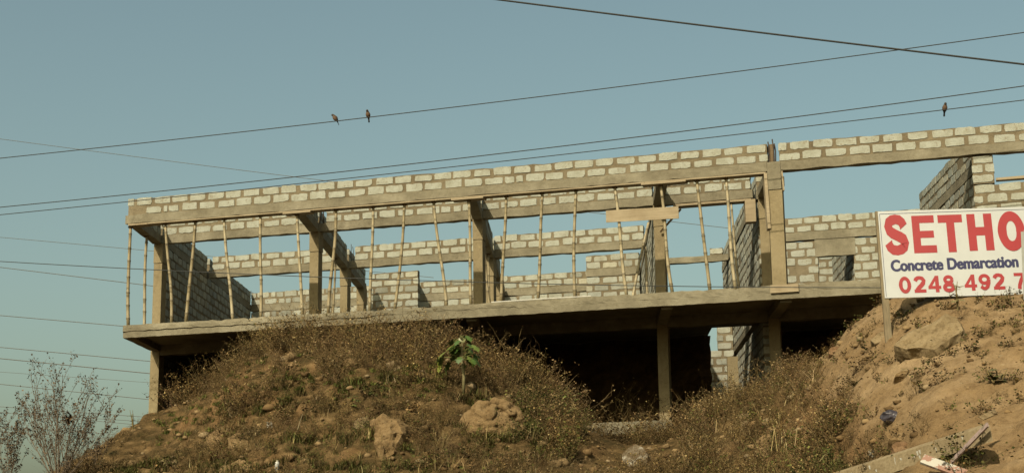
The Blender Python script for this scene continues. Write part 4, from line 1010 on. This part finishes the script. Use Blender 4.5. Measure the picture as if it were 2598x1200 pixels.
shrub(236, 1180, 29.5, 1.05, 33, 'small thin bare shrub between the tall shrub and the mound', 5, .8, .5)

# ------------------------------------------------------------------ signboard
u_vp = np.array([-42000.0, 0]); u_vp[1] = 0
# board frame: nearly square to the line of sight, leaning back
UP8 = None
az = YAW + math.radians(90 - 84.7) * -1.0
U = Vector((math.cos(0.0), 0, 0))
d_u = -(CAM_R*(-42000-1299) + CAM_D*(1490+.0127*43300-600) + CAM_F*FPX); d_u[2] = 0; U = Vector(d_u).normalized()
NH = Vector((U.y, -U.x, 0)).normalized()                   # horizontal, towards the viewer
if NH.y > 0: NH = -NH
LEAN = math.radians(8)
VV_ = (Vector((0, 0, 1))*math.cos(LEAN) - NH*math.sin(LEAN)).normalized()
NS = U.cross(VV_).normalized(); NS = NS if NS.y < 0 else -NS
S0 = Vector(on_y(2250, 756, 22.0))
def sg(px, py):
    d = Vector(ray(px, py)); o = Vector((0, 0, CZ)); k = (S0-o).dot(NS)/d.dot(NS); p = o + d*k - S0
    return p.dot(U), p.dot(VV_)
def SP(u, v, n=0.0): return S0 + U*u + VV_*v + NS*n
SH = sg(2223.5, 537)[1]; su0 = sg(2236, 646)[0]
sign = empty('signboard', S0 + VV_*-.4); tag(sign, 'white signboard with red and navy lettering on a wooden post', 'signboard')
M['signwhite'] = plain('sign_white', (.395, .41, .405), .45, .35, 0, .05, 3)
M['signred'] = plain('sign_red', (.27, .018, .022), .45, .3, 0, .05, 6)
M['signnavy'] = plain('sign_navy', (.016, .017, .066), .45, .3, 0, .05, 6)
SWd = 2.55
def sbox(u0, u1, v0, v1, n0, n1, name, mt, parent=sign):
    mb = MB(); mb.hexa([SP(u0, v0, n1), SP(u1, v0, n1), SP(u1, v0, n0), SP(u0, v0, n0), SP(u0, v1, n1), SP(u1, v1, n1), SP(u1, v1, n0), SP(u0, v1, n0)])
    return mb.build(name, mt, parent)
sbox(su0, su0+SWd, 0, SH, 0, -.012, 'panel', M['signwhite'])
sbox(su0+.018, su0+SWd-.02, SH-.042, SH-.036, .0025, .0008, 'border_line', M['signnavy'])
sbox(su0+.018, su0+.024, .02, SH-.042, .0025, .0008, 'border_line', M['signnavy'])
gz = -0.75
for (a, b) in ((su0-.035, su0+.055), (su0+1.3, su0+1.37), (su0+SWd-.05, su0+SWd+.03)):
    sbox(a, b, gz, SH+.01, -.014, -.075, 'post', wood_mat('sign_post_wood', (.14, .115, .068), (.23, .185, .11), (14, 14, .6)))
def text_mesh(body, off):
    cu = bpy.data.curves.new('t', 'FONT'); cu.body = body; cu.offset = off; cu.fill_mode = 'FRONT'; cu.resolution_u = 6
    ob = bpy.data.objects.new('t', cu); COL.objects.link(ob); dg = bpy.context.evaluated_depsgraph_get()
    me = bpy.data.meshes.new_from_object(ob.evaluated_get(dg)); bpy.data.objects.remove(ob); return me
def lettering(body, u0, u1, v0, v1, mt, off, slope=0.0, bold=.006):
    me = text_mesh(body, off); co = np.array([v.co[:] for v in me.vertices]); fs = [tuple(p.vertices) for p in me.polygons]
    mn = co.min(0); mx = co.max(0); mb = MB()
    u = u0 + (co[:, 0]-mn[0])/(mx[0]-mn[0])*(u1-u0); v = v0 + (co[:, 1]-mn[1])/(mx[1]-mn[1])*(v1-v0)
    for j, (du, dv) in enumerate(((0, 0), (bold, 0), (-bold, 0), (0, bold*.5), (0, -bold*.5))):
        mb.add([SP(a+du, b+dv + slope*(a-u0), .0016+.0005*j) for a, b in zip(u, v)], fs)
    return mb.build('lettering', mt, sign)
def ab(a, b): return sg(*a), sg(*b)
def poly_part(polys, mt):
    mb = MB()
    for i_, q in enumerate(polys): mb.add([SP(u, v, .0022 + .00012*i_) for u, v in q], [tuple(range(len(q)))])
    return mb.build('lettering', mt, sign)
def strip2(pts, wds):
    out = []; L = []; Rr = []
    for i, (x, y) in enumerate(pts):
        a = pts[max(i-1, 0)]; c = pts[min(i+1, len(pts)-1)]; dx, dy = c[0]-a[0], c[1]-a[1]; l_ = math.hypot(dx, dy); nx, ny = -dy/l_, dx/l_
        w2 = wds[i]*.55; L.append((x+nx*w2, y+ny*w2)); Rr.append((x-nx*w2, y-ny*w2))
    return [(L[i], L[i+1], Rr[i+1], Rr[i]) for i in range(len(pts)-1)]
def glyph(ch):       # bold grotesque capitals in a unit box
    R4 = lambda x0, x1, y0, y1: [(x0, y0), (x1, y0), (x1, y1), (x0, y1)]
    if ch == 'E': return [R4(0, .33, 0, 1), R4(.33, 1, 0, .2), R4(.33, .92, .40, .59), R4(.33, .97, .80, 1)]
    if ch == 'T': return [R4(0, 1, .79, 1), R4(.335, .665, 0, .79)]
    if ch == 'H': return [R4(0, .33, 0, 1), R4(.67, 1, 0, 1), R4(.33, .67, .41, .64)]
    if ch == 'O': return strip2([(.5+.335*math.cos(a), .5+.385*math.sin(a)) for a in [2*math.pi*k/40 for k in range(41)]], [.30 - .07*abs(math.sin(2*math.pi*k/40)) for k in range(41)])
    if ch == '0': return strip2([(.5+.34*math.cos(a), .5+.40*math.sin(a)) for a in [2*math.pi*k/32 for k in range(33)]], [.28 - .08*abs(math.sin(2*math.pi*k/32)) for k in range(33)])
    if ch == '2': return strip2([(.17, .70), (.22, .81), (.36, .89), (.52, .90), (.70, .85), (.80, .72), (.75, .58), (.60, .43), (.40, .29), (.24, .14)], [.27, .25, .22, .20, .23, .27, .28, .26, .25, .25]) + [R4(.06, .94, 0, .2)]
    if ch == '4': return [R4(.55, .83, 0, 1), R4(.02, .98, .20, .39), [(.02, .34), (.32, .39), (.58, .72), (.58, 1.0)]]
    if ch == '8':
        ring = lambda cy, rx, ry, w_: strip2([(.5+rx*math.cos(a), cy+ry*math.sin(a)) for a in [2*math.pi*k/24 for k in range(25)]], [w_ - .06*abs(math.sin(2*math.pi*k/24)) for k in range(25)])
        return ring(.735, .28, .175, .25) + ring(.275, .34, .185, .27)
    if ch == '9': return strip2([(.5+.33*math.cos(a), .665+.235*math.sin(a)) for a in [2*math.pi*k/28 for k in range(29)]], [.27 - .08*abs(math.sin(2*math.pi*k/28)) for k in range(29)]) + strip2([(.83, .66), (.81, .45), (.71, .22), (.54, .105), (.36, .12), (.20, .25)], [.27, .27, .25, .20, .20, .24])
    if ch == '7': return [R4(.04, .96, .80, 1)] + strip2([(.84, .84), (.60, .52), (.46, .24), (.42, 0)], [.26, .26, .27, .28])
    if ch == 'S':
        pts = [(.155, .31), (.20, .21), (.32, .13), (.5, .11), (.68, .14), (.80, .21), (.83, .29), (.79, .37), (.68, .43), (.5, .49), (.33, .55), (.22, .62), (.185, .71), (.22, .80), (.33, .865), (.5, .89), (.66, .865), (.77, .79), (.815, .70)]
        return strip2(pts, [.30, .27, .235, .22, .235, .27, .30, .29, .26, .25, .26, .28, .30, .28, .235, .22, .235, .27, .30])
for ch_l, (x0, y0, x1, y1) in {'S': (2243.5, 545.5, 2305, 647), 'E': (2315.5, 547, 2374, 642), 'T': (2382, 545, 2444, 640), 'H': (2455.5, 542.5, 2519, 636), 'O': (2531, 537, 2601, 636)}.items():
    u0 = sg(x0, (y0+y1)/2)[0]; u1 = sg(x1, (y0+y1)/2)[0]; v1 = sg((x0+x1)/2, y0)[1]; v0 = sg((x0+x1)/2, y1)[1]
    poly_part([[(u0+(u1-u0)*a, v0+(v1-v0)*b) for a, b in q] for q in glyph(ch_l)], M['signred'])
(u0, v0) = sg(2262, 688.5); (u1, v1) = sg(2584, 677)
lettering('Concrete Demarcation', u0, u1, v0-.003, v0+.165, M['signnavy'], .018, (v1-v0)/(u1-u0)*1.0, .007)
for ch_l, x0, x1, y1, hh in [('0', 2280, 2312, 744, 42), ('2', 2317, 2351, 742.5, 42), ('4', 2354, 2388, 741.5, 42), ('8', 2391, 2423, 740.5, 42), ('4', 2446, 2479, 737.5, 41), ('9', 2482, 2514, 736, 41), ('2', 2518, 2551, 734.5, 41), ('7', 2572, 2603, 733, 41)]:
    u0 = sg(x0, y1-hh/2)[0]; u1 = sg(x1, y1-hh/2)[0]; v0 = sg((x0+x1)/2, y1)[1]; v1 = sg((x0+x1)/2, y1-hh)[1]
    poly_part([[(u0+(u1-u0)*a_, v0+(v1-v0)*b_) for a_, b_ in q] for q in glyph(ch_l)], M['signred'])
# edge of a second board at the right border
S2 = Vector(on_y(2597, 760, 21.2)); T2 = Vector(on_y(2590, 588, 21.2))
b2 = MB(); dx = Vector((.9, .06, 0)); th = Vector((0, .03, 0)); b2.hexa([S2, S2+dx, S2+dx+th, S2+th, T2, T2+dx, T2+dx+th, T2+th]); 
o = b2.build('board_edge', plain('grey_board', (.25, .26, .235), .6)); o.name = 'second_board'
tag(o, 'grey white board just entering the frame at the right edge', 'board')

# ------------------------------------------------------------------ timbers, painted scraps and the bag at lower right
def quad_board(pts, th, name, label, mt, cat='timber', lift=(0, 0)):
    """pts: two (px,py) ends of the upper edge and its height in px; lies on the slope"""
    pass
M['timber'] = wood_mat('old_timber', (.17, .13, .072), (.28, .225, .135), (.7, 12, 12))
def painted(name, base, paint, thr):
    m, n, l, b = mat(name, .7, .2); tc = n.new('ShaderNodeTexCoord').outputs['Object']
    t = noise_tex(n, l, 9, 5, .65, tc); t2 = noise_tex(n, l, 5, 4, .6, tc)
    r = ramp(n, [(thr-.02, (0, 0, 0)), (thr+.02, (1, 1, 1))]); l.new(t.outputs[0], r.inputs[0])
    l.new(mixc(n, l, base, paint, r.outputs[0]), b.inputs['Base Color']); return m
hA = hit(2130, 1240); hB = hit(2503, 1112)
def clear_off(p, q, ya, yb, gap):
    m_ = 0
    for k in range(11):
        u = k/10; h_ = hit(p[0]+(q[0]-p[0])*u, p[1]+(q[1]-p[1])*u)
        if h_ is not None: m_ = max(m_, ya + (yb-ya)*u - h_[1])
    return m_ + gap
def along(px, py, Y): return Vector(on_y(px, py, Y))
co_ = clear_off((2120, 1243), (2503, 1112), hA[1], hB[1], .04) - .12; YA, YB = hA[1]-co_, hB[1]-co_
tb = MB()
A0, A1 = along(2104, 1202, YA+.05), along(2503, 1073, YB+.05)      # upper back edge
k17 = YA/FPX*1.06
B0, B1 = A0 + Vector((.03, -.10, -.015)), A1 + Vector((.03, -.10, -.03))
C0, C1 = B0 + Vector((.02, -.05, -.19)), B1 + Vector((.02, -.05, -.16))
D0, D1 = A0 + Vector((.02, .02, -.20)), A1 + Vector((.02, .02, -.17))
ext = (A0-A1).normalized()*.5
tb.hexa([C0+ext, C1, D1, D0+ext, B0+ext, B1, A1, A0+ext])
tim = tb.build('timber', M['timber']); tag(tim, 'long weathered timber with white paint drips lying on the dirt at lower right', 'timber')
rg = random.Random(9); M['drip'] = plain('white_drip', (.36, .345, .29), .7)
for k in range(16):
    u = rg.uniform(.05, .95); p = (B0).lerp(B1, u).lerp(C0.lerp(C1, u), rg.uniform(.1, .6)); e = (C0.lerp(C1, u)-B0.lerp(B1, u)).normalized(); L = rg.uniform(.02, .07); s_ = (B1-B0).normalized()*rg.uniform(.006, .02)
    nn_ = (B1-B0).cross(e).normalized(); nn_ = nn_ if nn_.y < 0 else -nn_; off = nn_*.004
    dr = MB().add([p-s_+off, p+s_*.6+off, p+e*L+s_*.4+off, p+e*L-s_*.3+off], [(0, 1, 2, 3)]); dr.build('paint_drip', M['drip'], tim)
def strip(p0, p1, wd, th, name, label, mt, cat):
    p0 = Vector(p0); p1 = Vector(p1); d = (p1-p0).normalized(); n_ = Vector((0, -.75, .66)); s_ = d.cross(n_).normalized()*wd/2; n_ = s_.cross(d).normalized(); n_ = n_ if n_.y < 0 else -n_; n_ *= th
    mb = MB(); mb.hexa([p0-s_, p1-s_, p1-s_+n_, p0-s_+n_, p0+s_, p1+s_, p1+s_+n_, p0+s_+n_]); return tag(mb.build(name, mt), label, cat)
hC = hit(2418, 1178); Yc = min(hC[1]-.30, YA+.35)
strip(along(2416, 1172, Yc), along(2508, 1077, YB-.16), .062, .018, 'batten', 'pinkish painted batten leaning over the end of the timber', painted('pink_paint', (.17, .14, .105), (.27, .20, .18), .48), 'batten')
strip(along(2340, 1166, Yc), along(2470, 1214, Yc-.1), .12, .03, 'painted_board', 'flaking white and pink painted board beside the timber', painted('flaking_white', (.26, .15, .11), (.40, .385, .33), .52), 'board')
strip(along(2488, 1062, YB+.1), along(2516, 1050, YB+.2), .07, .01, 'wood_offcut', 'small pale wood offcut above the end of the timber', M['rock_pale'], 'offcut')
# crumpled plastic bag
hb = hit(2262, 1076); k = ((hb-np.array([0, 0, CZ])) @ CAM_F)/FPX
bm = bmesh.new(); bmesh.ops.create_icosphere(bm, subdivisions=4, radius=.5)
for v in bm.verts:
    c = v.co.copy()*.82; r_ = noise.ridged_multi_fractal(c*2.2+Vector((4, 2, 1)), 1, 2, 4, 1, 2)
    c *= .74 + .2*r_; v.co = Vector((c.x*66*k + .05*max(0, c.x)**2, c.y*50*k, c.z*44*k - .04*max(0, c.x)))
me = bpy.data.meshes.new('bag'); bm.to_mesh(me); bm.free(); bagm = plain('purple_plastic', (.035, .03, .036), .38, .4, 0, .5, 8); me.materials.append(bagm)
o = link(bpy.data.objects.new('plastic_bag', me)); o.location = (hb[0], hb[1], hb[2]+.07); tag(o, 'crumpled dark purple plastic bag on the right slope', 'plastic bag')

# ------------------------------------------------------------------ overhead wires
M['farwire'] = plain('wire_grey', (.10, .105, .10), .6, .3)
def wire(pts, Y, r, label, group, x0=-700, x1=4300, dY=0.0):
    pts = np.array(pts, float); deg = 2 if len(pts) > 2 else 1
    cf = np.polyfit(pts[:, 0], pts[:, 1], deg); mb = MB()
    xs = np.linspace(x0, x1, 30); mb.tube([on_y(x, np.polyval(cf, x), Y + dY*(x-1300)/1000) for x in xs], r, 5)
    return tag(mb.build('overhead_wire', M['wire'] if Y < 50 else M['farwire']), label, 'wire', group)
wire([(1264, 0), (1715, 58.5), (2289, 126), (2598, 165)], 24, .0165, 'thick black cable falling from top centre to the right edge', 'near wires', x0=700)
wire([(0, 402.5), (845, 308.5), (932, 297), (1500, 232.5), (2269, 127.5), (2598, 84)], 30, .0105, 'wire rising to the right with two birds perched on it', 'near wires')
wire([(0, 526), (424, 484), (1412, 373), (2598, 219)], 30, .0105, 'wire rising to the right just above the parapet, upper of the close pair', 'near wires')
wire([(0, 544.5), (333, 513), (857, 454), (2398, 281), (2598, 253)], 30.3, .0095, 'wire with one bird on it, lower of the close pair', 'near wires')
wire([(0, 663), (640, 696.5), (1150, 714), (1590, 724), (2130, 729.6)], 29.5, .0085, 'thin wire crossing in front of the bamboo props near the slab', 'near wires', x1=2600)
FARL = [([(0, 353), (827, 459), (1847, 578.7)], .013, 'faint far wire crossing the rising wire at upper left', 3), ([(0, 602), (323, 631), (590, 655.6)], .012, 'faint far wire meeting the upper part of the corner props', 2), ([(0, 678), (384, 725)], .017, 'far wire steeper than the rest reaching the middle of the corner column', 0),
        ([(0, 800), (312, 827)], .017, 'far wire reaching the left tip of the slab', 0), ([(0, 880.6), (380, 916)], .017, 'far wire meeting the lower column just under the slab', 0), ([(0, 909), (380, 947)], .021, 'darkest far wire crossing the top of the bare shrub', 0),
        ([(0, 943), (380, 970)], .009, 'very faint far wire behind the upper shrub branches', 0), ([(0, 974), (380, 1013)], .016, 'far wire crossing the middle of the bare shrub', 0), ([(0, 1031), (380, 1058)], .013, 'far wire meeting the foot of the lower column', 0),
        ([(0, 1046), (340, 1067)], .012, 'upper of the two far wires just below the foot of the column', 0), ([(0, 1045), (340, 1076)], .012, 'lower of the two far wires just below the foot of the column', 0), ([(0, 1081), (320, 1103)], .011, 'far wire low behind the bare shrub', 0), ([(0, 1094), (300, 1114)], .011, 'lowest far wire behind the bare shrub', 0)]
for pts, r, lab, q in FARL: wire(pts, 62, r, lab, 'far wires behind the building', x0=-600, x1=1950 if q == 3 else 1100)

# ------------------------------------------------------------------ birds
def bird(px, py, Y, face, lean, label, seed):
    """a small dove perched on a wire; face = heading angle, rings run from bill to tail"""
    rings = [(-.062, .108, .0015, .0015), (-.052, .108, .006, .006), (-.040, .112, .019, .020), (-.024, .116, .025, .026), (-.010, .108, .024, .025), (.004, .090, .026, .030), (.018, .066, .037, .040), (.034, .040, .043, .046), (.052, .010, .040, .040), (.068, -.018, .030, .028), (.080, -.042, .019, .016), (.092, -.075, .016, .008), (.104, -.112, .019, .006), (.110, -.130, .014, .004)]
    sides = 10; vs = []; fs = []
    for i, (x, z, wy, wz) in enumerate(rings):
        a = rings[max(i-1, 0)]; b = rings[min(i+1, len(rings)-1)]; tx, tz = b[0]-a[0], b[1]-a[1]; L = math.hypot(tx, tz); nx, nz = -tz/L, tx/L
        for k in range(sides):
            q = 2*math.pi*k/sides; bw = 1.25 if 4 < i < 10 else 1.1; vs.append((x + nx*math.cos(q)*wz*bw, math.sin(q)*wy*bw, z + nz*math.cos(q)*wz*bw))
    for i in range(len(rings)-1):
        for k in range(sides):
            k2 = (k+1) % sides; fs.append((i*sides+k, (i+1)*sides+k, (i+1)*sides+k2, i*sides+k2))
    fs += [tuple(range(sides)), tuple((len(rings)-1)*sides+k for k in range(sides-1, -1, -1))]
    loc = Vector(on_y(px, py, Y)); root = empty('bird', loc); tag(root, label, 'bird', 'birds perched on the wires')
    col = []
    for i, (x, z, a, b) in enumerate(rings):
        for k in range(sides):
            up = math.cos(2*math.pi*k/sides)
            c = (.10, .085, .07) if i < 5 else ((.15, .10, .065) if i < 9 else (.055, .05, .05))
            col.append(tuple(v*(.5 if up > 0 else .8) for v in c))
    S = .92; Rm = Matrix.Rotation(face, 3, 'Z') @ Matrix.Rotation(lean, 3, 'Y')
    mb = MB(); mb.v = [tuple(loc + Rm @ (Vector(v)*S) + Vector((0, 0, .026))) for v in vs]; mb.f = fs; mb.c = col
    mb.build('body', attr_mat('bird_plumage_%d' % seed, .8, .1), root, True)
    lg = MB()
    for sgn in (-1, 1):
        p = loc + Rm @ Vector((.046, sgn*.014, .005)) + Vector((0, 0, .02)); lg.tube([p, Vector((p.x, loc.y, loc.z + .008))], .0035, 4)
    lg.build('legs', M['rust'], root)
bird(847, 307.5, 30, math.radians(28), math.radians(-4), 'bird on the wire seen side on, left of the two together', 1)
bird(932, 297, 30, math.radians(88), math.radians(4), 'round bird seen from behind, right of the two together', 2)
bird(2399, 281, 30.3, math.radians(110), math.radians(-2), 'lone bird on the wire at far right above the parapet', 3)

# ------------------------------------------------------------------ litter
h = hit(706, 1196); k = ((h-np.array([0, 0, CZ])) @ CAM_F)/FPX; c0 = Vector((h[0], h[1]-.05, h[2]))
root = empty('plastic_bottle', c0); tag(root, 'small white plastic bottle standing at the bottom edge left of centre', 'bottle')
MB().tube([c0+Vector((0, 0, z_)) for z_ in (-.05, .10, .125, .14)], [.042, .042, .036, .018], 10).build('bottle_body', plain('white_plastic', (.36, .36, .33), .4), root, True)
MB().tube([c0+Vector((0, 0, .14)), c0+Vector((0, 0, .165))], .02, 8).build('cap', plain('cream_cap', (.33, .30, .22), .5), root)
for px, py, w_, lab in [(687, 1088, .10, 'white scrap of plastic below the pale cracked stone'), (2213, 1165, .06, 'small white scrap in the brush left of the timber')]:
    h = hit(px, py); c0 = Vector((h[0], h[1]-.06, h[2]+.04)); bm = bmesh.new(); bmesh.ops.create_grid(bm, x_segments=7, y_segments=7, size=.5)
    for v in bm.verts: v.co = Vector((v.co.x*w_*1.2, v.co.z - .4*v.co.y*w_, v.co.y*w_)) + Vector((0, .05*noise.noise(v.co*3+Vector((px, 0, 0))), .03*noise.noise(v.co*4)))
    bmesh.ops.solidify(bm, geom=bm.faces[:], thickness=.003)
    me = bpy.data.meshes.new('scrap'); bm.to_mesh(me); bm.free(); me.materials.append(M['drip']); o = link(bpy.data.objects.new('plastic_scrap', me)); o.location = c0; tag(o, lab, 'litter')

# all base colours set for the exposure used above
for m_ in bpy.data.materials:
    if not m_.use_nodes: continue
    b_ = m_.node_tree.nodes.get('Principled BSDF')
    if b_ is None or not b_.inputs['Base Color'].is_linked: continue
    src = b_.inputs['Base Color'].links[0].from_socket; mx_ = m_.node_tree.nodes.new('ShaderNodeMixRGB'); mx_.blend_type = 'MULTIPLY'; mx_.inputs[0].default_value = 1.0
    mx_.inputs[2].default_value = (.74, .74, .74, 1); m_.node_tree.links.new(src, mx_.inputs[1]); m_.node_tree.links.new(mx_.outputs[0], b_.inputs['Base Color'])
for o_ in bpy.data.objects:
    if '_root' in o_: del o_['_root']
